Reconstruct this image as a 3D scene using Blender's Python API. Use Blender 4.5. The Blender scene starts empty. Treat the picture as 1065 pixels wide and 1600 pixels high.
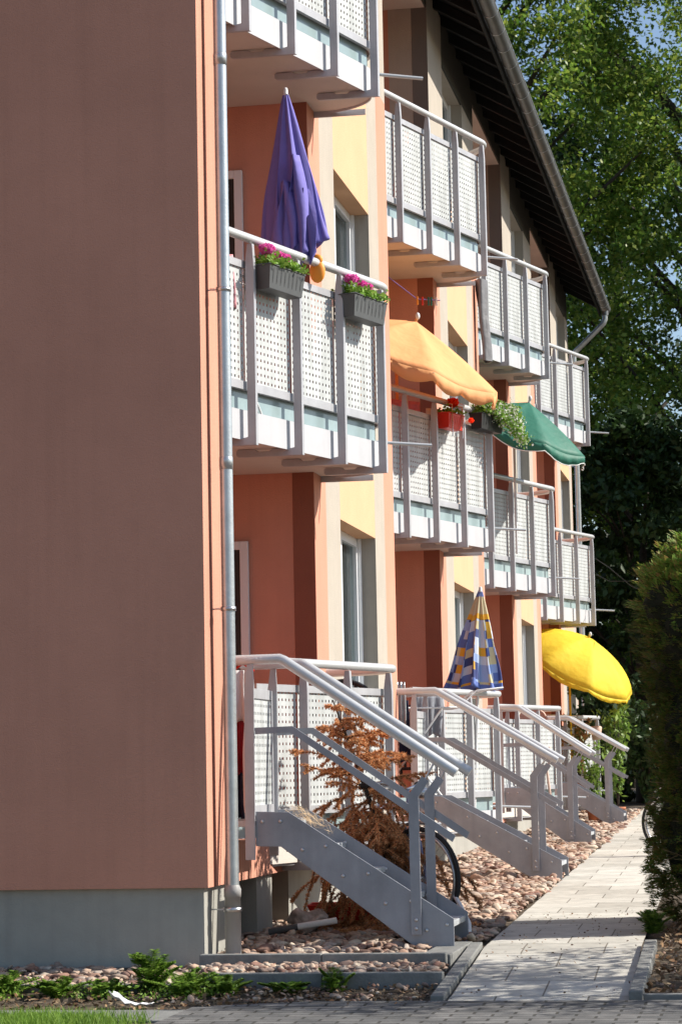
import bpy, math, random
import numpy as np
from mathutils import Vector, Matrix
random.seed(7); RNG = np.random.default_rng(11)
S = bpy.context.scene
rad = math.radians
# ------------------------------------------------------------------ camera
YAW, PITCH, ROLL, FPX = -0.1756, 0.1057, -0.0203, 3800.0
cy, sy, cp, sp, cr, sr = math.cos(YAW), math.sin(YAW), math.cos(PITCH), math.sin(PITCH), math.cos(ROLL), math.sin(ROLL)
fw = Vector((sy*cp, cy*cp, sp)); rt = Vector((cy, -sy, 0)); up = rt.cross(fw)
r2 = rt*cr + up*sr; u2 = -rt*sr + up*cr
cam_d = bpy.data.cameras.new('camera'); cam = bpy.data.objects.new('camera', cam_d)
S.collection.objects.link(cam)
cam.matrix_world = Matrix(((r2.x, u2.x, -fw.x, 0), (r2.y, u2.y, -fw.y, 0), (r2.z, u2.z, -fw.z, 0), (0, 0, 0, 1)))
cam_d.sensor_fit = 'VERTICAL'; cam_d.sensor_height = 36; cam_d.lens = FPX/1600*36
cam_d.clip_start = 0.3; cam_d.clip_end = 3000
cam_d.dof.use_dof = True; cam_d.dof.focus_distance = 20.5; cam_d.dof.aperture_fstop = 9.0
S.camera = cam
# ------------------------------------------------------------------ light
SUN_TH, SUN_EL = 16.0, 38.0            # degrees from +X towards +Y, elevation
w = bpy.data.worlds.new('World'); S.world = w; w.use_nodes = True
nt = w.node_tree; bg = nt.nodes['Background']
sky = nt.nodes.new('ShaderNodeTexSky'); sky.sky_type = 'NISHITA'; sky.sun_disc = False
sky.sun_elevation = rad(SUN_EL); sky.sun_rotation = rad(90-SUN_TH)
sky.air_density = 1.0; sky.dust_density = 0.9; sky.ozone_density = 1.1
nt.links.new(sky.outputs[0], bg.inputs[0]); bg.inputs[1].default_value = 0.10
sl = bpy.data.lights.new('sun', 'SUN'); sl.energy = 5.0; sl.angle = rad(0.53); sl.color = (1.0, 0.945, 0.85)
so = bpy.data.objects.new('sun', sl); S.collection.objects.link(so)
sd = Vector((math.cos(rad(SUN_TH))*math.cos(rad(SUN_EL)), math.sin(rad(SUN_TH))*math.cos(rad(SUN_EL)), math.sin(rad(SUN_EL))))
so.rotation_euler = sd.to_track_quat('Z', 'Y').to_euler(); so.location = (10, 20, 30)
S.view_settings.view_transform = 'Standard'; S.view_settings.look = 'None'
S.view_settings.exposure = 0.6; S.view_settings.gamma = 1.0
S.render.resolution_x = 681; S.render.resolution_y = 1024
S.cycles.max_bounces = 8; S.cycles.transparent_max_bounces = 24

# ------------------------------------------------------------------ materials
def mat(name, col, rough=0.7, metal=0.0, var=0.0, vscale=3.0, bump=0.0, bscale=60.0, col2=None, detail=4, spec=0.4, streak=0.0, transl=0.0):
    m = bpy.data.materials.new(name); m.use_nodes = True; t = m.node_tree; b = t.nodes['Principled BSDF']
    b.inputs['Roughness'].default_value = rough; b.inputs['Metallic'].default_value = metal
    b.inputs['Specular IOR Level'].default_value = spec
    c = (*col, 1)
    b.inputs['Base Color'].default_value = c
    tc = t.nodes.new('ShaderNodeTexCoord')
    out = None
    if var or col2:
        n = t.nodes.new('ShaderNodeTexNoise'); n.inputs['Scale'].default_value = vscale; n.inputs['Detail'].default_value = detail
        n.inputs['Roughness'].default_value = 0.65
        t.links.new(tc.outputs['Object'], n.inputs['Vector'])
        mx = t.nodes.new('ShaderNodeMix'); mx.data_type = 'RGBA'
        rp = t.nodes.new('ShaderNodeMapRange'); rp.inputs[1].default_value = 0.3; rp.inputs[2].default_value = 0.7
        t.links.new(n.outputs[0], rp.inputs[0]); t.links.new(rp.outputs[0], mx.inputs[0])
        a = tuple(max(0, x*(1-var)) for x in col); d = col2 if col2 else tuple(min(1, x*(1+var)) for x in col)
        mx.inputs[6].default_value = (*a, 1); mx.inputs[7].default_value = (*d, 1)
        out = mx.outputs[2]
        if streak:
            mp = t.nodes.new('ShaderNodeMapping'); mp.inputs['Scale'].default_value = (9, 9, 0.35)
            t.links.new(tc.outputs['Object'], mp.inputs[0])
            n2 = t.nodes.new('ShaderNodeTexNoise'); n2.inputs['Scale'].default_value = 1.6; n2.inputs['Detail'].default_value = 5
            t.links.new(mp.outputs[0], n2.inputs['Vector'])
            r3 = t.nodes.new('ShaderNodeMapRange'); r3.inputs[1].default_value = 0.45; r3.inputs[2].default_value = 0.8
            r3.inputs[3].default_value = 0; r3.inputs[4].default_value = streak
            t.links.new(n2.outputs[0], r3.inputs[0])
            m2 = t.nodes.new('ShaderNodeMix'); m2.data_type = 'RGBA'; m2.inputs[7].default_value = (*[x*0.45 for x in col], 1)
            t.links.new(r3.outputs[0], m2.inputs[0]); t.links.new(out, m2.inputs[6]); out = m2.outputs[2]
        t.links.new(out, b.inputs['Base Color'])
    if bump:
        n = t.nodes.new('ShaderNodeTexNoise'); n.inputs['Scale'].default_value = bscale; n.inputs['Detail'].default_value = 3
        t.links.new(tc.outputs['Object'], n.inputs['Vector'])
        bp_ = t.nodes.new('ShaderNodeBump'); bp_.inputs['Strength'].default_value = 1.0; bp_.inputs['Distance'].default_value = bump
        t.links.new(n.outputs[0], bp_.inputs['Height']); t.links.new(bp_.outputs[0], b.inputs['Normal'])
    if transl:
        o = t.nodes['Material Output']; tr = t.nodes.new('ShaderNodeBsdfTranslucent'); ms = t.nodes.new('ShaderNodeMixShader')
        ms.inputs[0].default_value = transl; tr.inputs[0].default_value = c
        if out: t.links.new(out, tr.inputs[0])
        t.links.new(b.outputs[0], ms.inputs[1]); t.links.new(tr.outputs[0], ms.inputs[2]); t.links.new(ms.outputs[0], o.inputs[0])
    return m

MT = {}
MT['salmon'] = mat('salmon_stucco', (0.59, 0.28, 0.198), 0.92, var=0.07, vscale=1.1, bump=0.004, bscale=130, spec=0.1, streak=0.13)
MT['brown'] = mat('brown_stucco', (0.27, 0.105, 0.07), 0.92, var=0.05, bump=0.003, bscale=130, spec=0.1)
MT['grey_st'] = mat('grey_stucco', (0.42, 0.375, 0.32), 0.92, var=0.05, bump=0.004, bscale=130, spec=0.1, streak=0.1)
MT['dgrey_st'] = mat('dark_grey_stucco', (0.17, 0.155, 0.14), 0.92, var=0.05, bump=0.003, bscale=130, spec=0.1)
MT['yellow_st'] = mat('yellow_stucco', (0.66, 0.40, 0.245), 0.92, var=0.04, bump=0.004, bscale=130, spec=0.1)
MT['plinth'] = mat('plinth_paint', (0.335, 0.325, 0.29), 0.8, var=0.12, vscale=2, bump=0.002, bscale=90, streak=0.22)
MT['plaster'] = mat('white_plaster', (0.60, 0.55, 0.50), 0.9, var=0.05, bump=0.002, bscale=90, spec=0.1)
MT['metal'] = mat('grey_powder_coat', (0.42, 0.42, 0.44), 0.42, metal=0.25, var=0.10, vscale=6, bump=0.0006, bscale=160, spec=0.5, streak=0.22)
MT['stairmetal'] = mat('blue_grey_stair_coat', (0.29, 0.30, 0.335), 0.45, metal=0.25, var=0.13, vscale=5, bump=0.0008, bscale=140, spec=0.5, streak=0.28)
MT['rail'] = mat('light_grey_tube', (0.55, 0.56, 0.57), 0.38, metal=0.35, var=0.05, vscale=8, spec=0.5)
MT['zinc'] = mat('zinc', (0.50, 0.53, 0.55), 0.36, metal=0.75, var=0.14, vscale=7, bump=0.001, bscale=60)
MT['zincdark'] = mat('weathered_zinc', (0.15, 0.155, 0.155), 0.42, metal=0.6, var=0.2, vscale=4, bump=0.001, bscale=40)
MT['steel'] = mat('bolt_steel', (0.55, 0.55, 0.56), 0.3, metal=0.9)
MT['fascia'] = mat('white_fascia', (0.48, 0.48, 0.50), 0.55, var=0.04, vscale=4, streak=0.10)
MT['glassstrip'] = mat('frosted_glass', (0.27, 0.35, 0.36), 0.15, var=0.08, vscale=5, spec=0.6)
MT['dark'] = mat('dark_gap', (0.03, 0.03, 0.032), 0.6)
MT['wood_dark'] = mat('dark_roof_timber', (0.005, 0.005, 0.005), 0.85, var=0.3, vscale=6, bump=0.002, bscale=30)
MT['tile'] = mat('roof_tile', (0.10, 0.06, 0.05), 0.8, var=0.2)
MT['tread'] = mat('galvanised_tread', (0.50, 0.52, 0.54), 0.5, metal=0.5, var=.15, vscale=9, bump=.002, bscale=50)
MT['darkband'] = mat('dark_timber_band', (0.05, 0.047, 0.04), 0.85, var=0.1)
MT['white_pvc'] = mat('white_window_frame', (0.74, 0.75, 0.76), 0.4)
MT['curtain'] = mat('curtain', (0.60, 0.61, 0.62), 0.9, var=0.08, vscale=14)
MT['concrete'] = mat('kerb_concrete', (0.20, 0.20, 0.19), 0.9, var=0.22, vscale=9, bump=0.003, bscale=70, streak=0.2)
MT['soil'] = mat('soil', (0.055, 0.04, 0.028), 0.95, var=0.5, vscale=14, bump=0.02, bscale=30, col2=(0.14, 0.105, 0.07))
MT['wood'] = mat('bark', (0.05, 0.04, 0.03), 0.9, var=0.3, vscale=8, bump=0.01, bscale=25)
MT['black'] = mat('black_plastic', (0.02, 0.02, 0.022), 0.45)
MT['rubber'] = mat('rubber', (0.025, 0.025, 0.025), 0.8)
MT['terra'] = mat('terracotta', (0.45, 0.16, 0.08), 0.8, var=0.1)
MT['red'] = mat('red_plastic', (0.60, 0.03, 0.015), 0.4)
MT['white'] = mat('white_cloth', (0.75, 0.75, 0.74), 0.85, var=0.05, vscale=9)
MT['redcloth'] = mat('dark_red_cloth', (0.33, 0.02, 0.03), 0.85, var=0.2, vscale=20)
MT['navy'] = mat('navy_cloth', (0.02, 0.025, 0.06), 0.9, var=0.3, vscale=15)
MT['grid_box'] = mat('anthracite_plastic', (0.075, 0.078, 0.08), 0.5, var=0.08, vscale=8)

def perf_mat():
    m = bpy.data.materials.new('perforated_sheet'); m.use_nodes = True; t = m.node_tree; b = t.nodes['Principled BSDF']
    b.inputs['Base Color'].default_value = (0.50, 0.51, 0.48, 1); b.inputs['Roughness'].default_value = 0.5
    uv = t.nodes.new('ShaderNodeUVMap'); uv.uv_map = 'UVMap'
    tc = t.nodes.new('ShaderNodeTexCoord'); mp = t.nodes.new('ShaderNodeMapping'); mp.inputs['Scale'].default_value = (5, 5, .8); t.links.new(tc.outputs['Object'], mp.inputs[0])
    nz = t.nodes.new('ShaderNodeTexNoise'); nz.inputs['Scale'].default_value = 2.2; nz.inputs['Detail'].default_value = 7; t.links.new(mp.outputs[0], nz.inputs['Vector'])
    rp = t.nodes.new('ShaderNodeValToRGB'); rp.color_ramp.elements[0].position = .35; rp.color_ramp.elements[0].color = (.385, .40, .395, 1); rp.color_ramp.elements[1].position = .62; rp.color_ramp.elements[1].color = (.50, .52, .52, 1)
    t.links.new(nz.outputs[0], rp.inputs[0]); t.links.new(rp.outputs[0], b.inputs['Base Color'])
    sx = t.nodes.new('ShaderNodeSeparateXYZ'); t.links.new(uv.outputs[0], sx.inputs[0])
    def math_(op, a, bb=None):
        n = t.nodes.new('ShaderNodeMath'); n.operation = op
        for i, v in enumerate((a, bb)):
            if v is None: continue
            if isinstance(v, (int, float)): n.inputs[i].default_value = v
            else: t.links.new(v, n.inputs[i])
        return n.outputs[0]
    def inside(o, pitch, half):
        a = math_('DIVIDE', o, pitch); a = math_('FRACT', a); a = math_('SUBTRACT', a, 0.5); a = math_('ABSOLUTE', a)
        return math_('LESS_THAN', a, half/pitch)
    hole = math_('MULTIPLY', inside(sx.outputs[0], 0.0460, 0.0072), inside(sx.outputs[1], 0.0480, 0.0088))
    tr = t.nodes.new('ShaderNodeBsdfTransparent'); ms = t.nodes.new('ShaderNodeMixShader')
    t.links.new(hole, ms.inputs[0]); t.links.new(b.outputs[0], ms.inputs[1]); t.links.new(tr.outputs[0], ms.inputs[2])
    t.links.new(ms.outputs[0], t.nodes['Material Output'].inputs[0])
    return m
MT['perf'] = perf_mat()

def glass_mat():
    m = bpy.data.materials.new('window_glass'); m.use_nodes = True; t = m.node_tree; b = t.nodes['Principled BSDF']
    b.inputs['Base Color'].default_value = (0.05, 0.06, 0.065, 1); b.inputs['Roughness'].default_value = 0.05; b.inputs['Specular IOR Level'].default_value = 0.7
    tr = t.nodes.new('ShaderNodeBsdfTransparent'); tr.inputs[0].default_value = (0.85, 0.9, 0.9, 1); ms = t.nodes.new('ShaderNodeMixShader'); ms.inputs[0].default_value = 0.65
    t.links.new(b.outputs[0], ms.inputs[1]); t.links.new(tr.outputs[0], ms.inputs[2]); t.links.new(ms.outputs[0], t.nodes['Material Output'].inputs[0])
    return m
MT['glass'] = glass_mat()

def island_mat(name, cols, rough=0.85, bump=0.0, transl=0.0, vary=0.25, scale=3.0, spec=0.3):
    """colour differs from piece to piece (stones, leaves)"""
    m = bpy.data.materials.new(name); m.use_nodes = True; t = m.node_tree; b = t.nodes['Principled BSDF']
    b.inputs['Roughness'].default_value = rough; b.inputs['Specular IOR Level'].default_value = spec
    g = t.nodes.new('ShaderNodeNewGeometry'); r = t.nodes.new('ShaderNodeValToRGB'); r.color_ramp.interpolation = 'LINEAR'
    e = r.color_ramp.elements
    while len(e) < len(cols): e.new(0.5)
    for i, c in enumerate(cols): e[i].position = i/(len(cols)-1); e[i].color = (*c, 1)
    t.links.new(g.outputs['Random Per Island'], r.inputs[0])
    tc = t.nodes.new('ShaderNodeTexCoord'); n = t.nodes.new('ShaderNodeTexNoise'); n.inputs['Scale'].default_value = scale; n.inputs['Detail'].default_value = 4
    t.links.new(tc.outputs['Object'], n.inputs['Vector'])
    mr = t.nodes.new('ShaderNodeMapRange'); mr.inputs[1].default_value = .3; mr.inputs[2].default_value = .7; mr.inputs[3].default_value = 1-vary; mr.inputs[4].default_value = 1+vary
    t.links.new(n.outputs[0], mr.inputs[0])
    vm = t.nodes.new('ShaderNodeVectorMath'); vm.operation = 'SCALE'; t.links.new(r.outputs[0], vm.inputs[0]); t.links.new(mr.outputs[0], vm.inputs['Scale'])
    t.links.new(vm.outputs[0], b.inputs['Base Color'])
    if bump:
        n2 = t.nodes.new('ShaderNodeTexNoise'); n2.inputs['Scale'].default_value = 45; t.links.new(tc.outputs['Object'], n2.inputs['Vector'])
        bb = t.nodes.new('ShaderNodeBump'); bb.inputs['Distance'].default_value = bump; t.links.new(n2.outputs[0], bb.inputs['Height']); t.links.new(bb.outputs[0], b.inputs['Normal'])
    if transl:
        tr = t.nodes.new('ShaderNodeBsdfTranslucent'); t.links.new(vm.outputs[0], tr.inputs[0]); ms = t.nodes.new('ShaderNodeMixShader'); ms.inputs[0].default_value = transl
        t.links.new(b.outputs[0], ms.inputs[1]); t.links.new(tr.outputs[0], ms.inputs[2]); t.links.new(ms.outputs[0], t.nodes['Material Output'].inputs[0])
    return m
MT['stones'] = island_mat('stones', [(0.42, 0.28, 0.20), (0.32, 0.25, 0.20), (0.55, 0.41, 0.31), (0.22, 0.13, 0.10), (0.46, 0.30, 0.21), (0.34, 0.29, 0.25), (0.60, 0.50, 0.39), (0.28, 0.15, 0.11), (0.17, 0.11, 0.09), (0.48, 0.40, 0.33)], bump=0.004, scale=14)
MT['leaf'] = island_mat('tree_leaves', [(0.06, 0.13, 0.02), (0.11, 0.21, 0.028), (0.18, 0.28, 0.04), (0.30, 0.36, 0.065), (0.09, 0.18, 0.025)], 0.45, transl=0.45, vary=0.35, scale=0.8)
MT['leafdark'] = island_mat('dark_leaves', [(0.02, 0.045, 0.012), (0.03, 0.065, 0.015), (0.04, 0.08, 0.02)], 0.55, transl=0.2, vary=0.3, scale=0.8)
MT['thuja'] = island_mat('thuja_sprays', [(0.04, 0.09, 0.015), (0.07, 0.13, 0.02), (0.13, 0.19, 0.03), (0.20, 0.12, 0.04), (0.06, 0.12, 0.02)], 0.7, transl=0.3, vary=0.4, scale=3)
MT['weed'] = island_mat('weed_leaves', [(0.10, 0.21, 0.025), (0.17, 0.30, 0.035), (0.26, 0.38, 0.06)], 0.6, transl=0.3)
MT['plantleaf'] = island_mat('fig_leaves', [(0.10, 0.20, 0.03), (0.18, 0.30, 0.05), (0.28, 0.40, 0.08), (0.07, 0.15, 0.02)], 0.45, transl=0.35)
MT['redleaf'] = island_mat('reddish_leaves', [(0.25, 0.10, 0.03), (0.32, 0.16, 0.05), (0.18, 0.16, 0.04), (0.10, 0.15, 0.03)], 0.5, transl=0.3)
MT['needle'] = island_mat('dry_needles', [(0.58, 0.26, 0.11), (0.74, 0.38, 0.17), (0.48, 0.20, 0.08), (0.80, 0.52, 0.28)], 0.8, transl=0.2)
MT['straw'] = island_mat('straw', [(0.75, 0.55, 0.33), (0.60, 0.42, 0.24)], 0.8)
MT['litter'] = island_mat('leaf_litter', [(0.12, 0.06, 0.03), (0.22, 0.12, 0.06), (0.30, 0.22, 0.13), (0.07, 0.045, 0.03)], 0.9)
MT['pink'] = island_mat('pink_petals', [(0.90, 0.12, 0.52), (0.92, 0.22, 0.62), (0.80, 0.07, 0.45)], 0.5, transl=0.3)
MT['redpetal'] = island_mat('red_petals', [(0.95, 0.10, 0.02), (0.85, 0.04, 0.015)], 0.5, transl=0.3)
MT['whitepetal'] = island_mat('white_petals', [(0.8, 0.8, 0.75), (0.7, 0.72, 0.6)], 0.5, transl=0.3)
MT['gerleaf'] = island_mat('geranium_leaves', [(0.12, 0.26, 0.03), (0.20, 0.36, 0.05), (0.28, 0.42, 0.08)], 0.5, transl=0.3)
MT['purple'] = mat('purple_canvas', (0.19, 0.165, 0.52), 0.75, var=0.07, vscale=12, transl=0.12, bump=0.002, bscale=25)
MT['orange'] = mat('orange_canvas', (0.92, 0.49, 0.21), 0.75, var=0.03, vscale=6, transl=0.32, bump=0.02, bscale=5)
MT['green'] = mat('green_canvas', (0.02, 0.15, 0.10), 0.6, var=0.05, vscale=6, transl=0.12, bump=0.02, bscale=5)
MT['yellow'] = mat('yellow_canvas', (0.95, 0.72, 0.05), 0.7, var=0.03, vscale=5, transl=0.35, bump=0.02, bscale=5)
MT['greysheet'] = mat('grey_tarpaulin', (0.16, 0.16, 0.17), 0.5, var=0.1, vscale=7, bump=0.01, bscale=9)
MT['pole_white'] = mat('white_pole', (0.7, 0.7, 0.7), 0.4)
MT['orangepl'] = mat('orange_plastic', (0.85, 0.30, 0.03), 0.5)
MT['skinbeige'] = mat('beige_plastic', (0.62, 0.42, 0.33), 0.6)

def slab_mat():
    m = bpy.data.materials.new('paving_slabs'); m.use_nodes = True; t = m.node_tree; b = t.nodes['Principled BSDF']
    b.inputs['Roughness'].default_value = 0.85
    uv = t.nodes.new('ShaderNodeUVMap'); uv.uv_map = 'UVMap'
    br = t.nodes.new('ShaderNodeTexBrick'); br.offset = 0.5; br.inputs['Scale'].default_value = 1
    br.inputs['Brick Width'].default_value = 0.47; br.inputs['Row Height'].default_value = 0.5; br.inputs['Mortar Size'].default_value = 0.0045
    br.inputs['Mortar Smooth'].default_value = 0.2; br.inputs['Bias'].default_value = 0
    br.inputs['Color1'].default_value = (0.38, 0.36, 0.315, 1); br.inputs['Color2'].default_value = (0.56, 0.54, 0.485, 1); br.inputs['Mortar'].default_value = (0.17, 0.15, 0.12, 1)
    t.links.new(uv.outputs[0], br.inputs['Vector'])
    n = t.nodes.new('ShaderNodeTexNoise'); n.inputs['Scale'].default_value = 7; n.inputs['Detail'].default_value = 8; n.inputs['Roughness'].default_value = .7
    tc = t.nodes.new('ShaderNodeTexCoord'); t.links.new(tc.outputs['Object'], n.inputs['Vector'])
    mr = t.nodes.new('ShaderNodeMapRange'); mr.inputs[1].default_value = .3; mr.inputs[2].default_value = .7; mr.inputs[3].default_value = .72; mr.inputs[4].default_value = 1.15
    t.links.new(n.outputs[0], mr.inputs[0]); vm = t.nodes.new('ShaderNodeVectorMath'); vm.operation = 'SCALE'
    t.links.new(br.outputs[0], vm.inputs[0]); t.links.new(mr.outputs[0], vm.inputs['Scale']); t.links.new(vm.outputs[0], b.inputs['Base Color'])
    bb = t.nodes.new('ShaderNodeBump'); bb.inputs['Distance'].default_value = 0.006; bb.invert = True
    t.links.new(br.outputs['Fac'], bb.inputs['Height']); t.links.new(bb.outputs[0], b.inputs['Normal'])
    return m
MT['slabs'] = slab_mat()
def cobble_mat():
    m = bpy.data.materials.new('dark_pavers'); m.use_nodes = True; t = m.node_tree; b = t.nodes['Principled BSDF']
    b.inputs['Roughness'].default_value = 0.9
    tc = t.nodes.new('ShaderNodeTexCoord')
    br = t.nodes.new('ShaderNodeTexBrick'); br.offset = .5; br.inputs['Brick Width'].default_value = .2; br.inputs['Row Height'].default_value = .1; br.inputs['Scale'].default_value = 1
    br.inputs['Mortar Size'].default_value = .008; br.inputs['Color1'].default_value = (.085, .085, .085, 1); br.inputs['Color2'].default_value = (.15, .145, .14, 1); br.inputs['Mortar'].default_value = (.03, .028, .024, 1)
    t.links.new(tc.outputs['Object'], br.inputs['Vector'])
    n = t.nodes.new('ShaderNodeTexNoise'); n.inputs['Scale'].default_value = 9; n.inputs['Detail'].default_value = 8; t.links.new(tc.outputs['Object'], n.inputs['Vector'])
    mr = t.nodes.new('ShaderNodeMapRange'); mr.inputs[1].default_value = .3; mr.inputs[2].default_value = .7; mr.inputs[3].default_value = .7; mr.inputs[4].default_value = 1.3
    t.links.new(n.outputs[0], mr.inputs[0]); vm = t.nodes.new('ShaderNodeVectorMath'); vm.operation = 'SCALE'
    t.links.new(br.outputs[0], vm.inputs[0]); t.links.new(mr.outputs[0], vm.inputs['Scale']); t.links.new(vm.outputs[0], b.inputs['Base Color'])
    bb = t.nodes.new('ShaderNodeBump'); bb.inputs['Distance'].default_value = .01; bb.invert = True; t.links.new(br.outputs['Fac'], bb.inputs['Height']); t.links.new(bb.outputs[0], b.inputs['Normal'])
    return m
MT['cobble'] = cobble_mat()
def patch_mat():
    """patchwork cloth of the closed beach parasol: blue, navy, white and yellow squares in UV"""
    m = bpy.data.materials.new('patchwork_canvas'); m.use_nodes = True; t = m.node_tree; b = t.nodes['Principled BSDF']
    b.inputs['Roughness'].default_value = .6
    uv = t.nodes.new('ShaderNodeUVMap'); uv.uv_map = 'UVMap'
    def vmath(op, a, v):
        n = t.nodes.new('ShaderNodeVectorMath'); n.operation = op; t.links.new(a, n.inputs[0]); n.inputs[1].default_value = v; return n.outputs[0]
    q = vmath('SNAP', vmath('ADD', uv.outputs[0], (.003, .001, 0)), (.045, .085, 1))
    wn = t.nodes.new('ShaderNodeTexWhiteNoise'); wn.noise_dimensions = '3D'; t.links.new(q, wn.inputs['Vector'])
    r = t.nodes.new('ShaderNodeValToRGB'); r.color_ramp.interpolation = 'CONSTANT'; e = r.color_ramp.elements
    cs = [(0, (.03, .05, .20)), (.18, (.10, .17, .48)), (.36, (.30, .42, .72)), (.56, (.55, .62, .75)), (.74, (.62, .55, .32)), (.90, (.75, .42, .03))]
    while len(e) < len(cs): e.new(.5)
    for i, (p, c) in enumerate(cs): e[i].position = p; e[i].color = (*c, 1)
    t.links.new(wn.outputs[0], r.inputs[0])
    sx = t.nodes.new('ShaderNodeSeparateXYZ'); t.links.new(uv.outputs[0], sx.inputs[0])
    # bands along the length (v runs 0 at the hem to 1 at the tip)
    r2_ = t.nodes.new('ShaderNodeValToRGB'); r2_.color_ramp.interpolation = 'CONSTANT'; e = r2_.color_ramp.elements
    cs = [(0, (.10, .17, .48)), (.06, (0, 0, 0)), (.70, (.75, .42, .03)), (.755, (.60, .52, .33)), (.93, (.15, .22, .5))]
    while len(e) < len(cs): e.new(.5)
    for i, (p, c) in enumerate(cs): e[i].position = p; e[i].color = (*c, 1)
    t.links.new(sx.outputs[1], r2_.inputs[0])
    # factor: inside .06-.70 -> squares
    g1 = t.nodes.new('ShaderNodeMath'); g1.operation = 'COMPARE'; g1.inputs[1].default_value = .38; g1.inputs[2].default_value = .32; t.links.new(sx.outputs[1], g1.inputs[0])
    mx = t.nodes.new('ShaderNodeMix'); mx.data_type = 'RGBA'; t.links.new(g1.outputs[0], mx.inputs[0]); t.links.new(r2_.outputs[0], mx.inputs[6]); t.links.new(r.outputs[0], mx.inputs[7])
    t.links.new(mx.outputs[2], b.inputs['Base Color'])
    return m
MT['patch'] = patch_mat()

# ------------------------------------------------------------------ mesh helpers
class MB:
    def __init__(s): s.v = []; s.f = []; s.uv = []; s.hasuv = False; s.sm = []
    def add(s, vs, fs, uvs=None, smooth=False):
        o = len(s.v); s.v += [tuple(p) for p in vs]
        for k, f in enumerate(fs):
            s.f.append([i+o for i in f]); s.sm.append(smooth)
            if uvs: s.uv.append([uvs[i] for i in f]); s.hasuv = True
            else: s.uv.append([(0, 0)]*len(f))
        return s
    def box(s, x0, x1, y0, y1, z0, z1):
        v = [(x, y, z) for z in (z0, z1) for y in (y0, y1) for x in (x0, x1)]
        return s.add(v, [(0, 2, 3, 1), (4, 5, 7, 6), (0, 1, 5, 4), (2, 6, 7, 3), (0, 4, 6, 2), (1, 3, 7, 5)])
    def obox(s, c, ax, hx, ay, hy, az, hz, uvfn=None):
        c = Vector(c); ax = Vector(ax).normalized()*hx; ay = Vector(ay).normalized()*hy; az = Vector(az).normalized()*hz
        v = [c+ax*i+ay*j+az*k for k in (-1, 1) for j in (-1, 1) for i in (-1, 1)]
        return s.add(v, [(0, 2, 3, 1), (4, 5, 7, 6), (0, 1, 5, 4), (2, 6, 7, 3), (0, 4, 6, 2), (1, 3, 7, 5)])
    def prism(s, poly, d, uv=False):
        """poly: list of 3D points (planar), extruded by vector d"""
        n = len(poly); d = Vector(d); a = [Vector(p) for p in poly]
        v = a+[p+d for p in a]
        f = [tuple(range(n))[::-1], tuple(range(n, 2*n))]+[(i, (i+1) % n, n+(i+1) % n, n+i) for i in range(n)]
        return s.add(v, f)
    def tube(s, pts, r, n=10, cap=True, smooth=True):
        pts = [Vector(p) for p in pts]; R_ = r if isinstance(r, (list, tuple)) else [r]*len(pts)
        rings = []; prev = None
        for i, p in enumerate(pts):
            if i == 0: t = pts[1]-p
            elif i == len(pts)-1: t = p-pts[i-1]
            else: t = (pts[i+1]-p).normalized()+(p-pts[i-1]).normalized()
            t.normalize()
            if prev is None:
                u = t.orthogonal().normalized()
            else:
                u = (prev-t*prev.dot(t))
                u = u.normalized() if u.length > 1e-6 else t.orthogonal().normalized()
            prev = u; w_ = t.cross(u)
            k = 1.0
            if 0 < i < len(pts)-1:
                c = (pts[i+1]-p).normalized().dot((p-pts[i-1]).normalized()); k = 1/max(0.5, math.sqrt((1+c)/2))
            rings.append([p+(u*math.cos(a)+w_*math.sin(a))*R_[i]*(k if False else 1) for a in [2*math.pi*j/n for j in range(n)]])
        v = [q for r_ in rings for q in r_]; f = []
        for i in range(len(pts)-1):
            for j in range(n): f.append((i*n+j, i*n+(j+1) % n, (i+1)*n+(j+1) % n, (i+1)*n+j))
        s.add(v, f, smooth=smooth)
        if cap:
            s.add(rings[0], [tuple(range(n))[::-1]]); s.add(rings[-1], [tuple(range(n))])
        return s
    def lathe(s, c, prof, n=16, smooth=True):
        c = Vector(c); v = []; f = []
        for r, z in prof:
            for j in range(n):
                a = 2*math.pi*j/n; v.append(c+Vector((r*math.cos(a), r*math.sin(a), z)))
        for i in range(len(prof)-1):
            for j in range(n): f.append((i*n+j, i*n+(j+1) % n, (i+1)*n+(j+1) % n, (i+1)*n+j))
        s.add(v, f, smooth=smooth); return s
    def ball(s, c, r, n=8, sc=(1, 1, 1)):
        c = Vector(c); v = []; f = []; m_ = n//2+1
        for i in range(m_+1):
            th = math.pi*i/m_
            for j in range(n):
                a = 2*math.pi*j/n; v.append(c+Vector((r*sc[0]*math.sin(th)*math.cos(a), r*sc[1]*math.sin(th)*math.sin(a), r*sc[2]*math.cos(th))))
        for i in range(m_):
            for j in range(n): f.append((i*n+j, (i+1)*n+j, (i+1)*n+(j+1) % n, i*n+(j+1) % n))
        s.add(v, f, smooth=True); return s
    def build(s, name, m, parent=None, bevel=0.0):
        me = bpy.data.meshes.new(name); me.from_pydata(s.v, [], s.f)
        if s.hasuv:
            ul = me.uv_layers.new(name='UVMap'); flat = [c for f in s.uv for u in f for c in u]; ul.data.foreach_set('uv', flat)
        me.polygons.foreach_set('use_smooth', s.sm); me.update()
        me.materials.append(MT[m] if isinstance(m, str) else m)
        o = bpy.data.objects.new(name, me); S.collection.objects.link(o)
        if parent is not None: o.parent = parent
        if bevel:
            b = o.modifiers.new('bevel', 'BEVEL'); b.width = bevel; b.segments = 2; b.limit_method = 'ANGLE'
        return o

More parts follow.
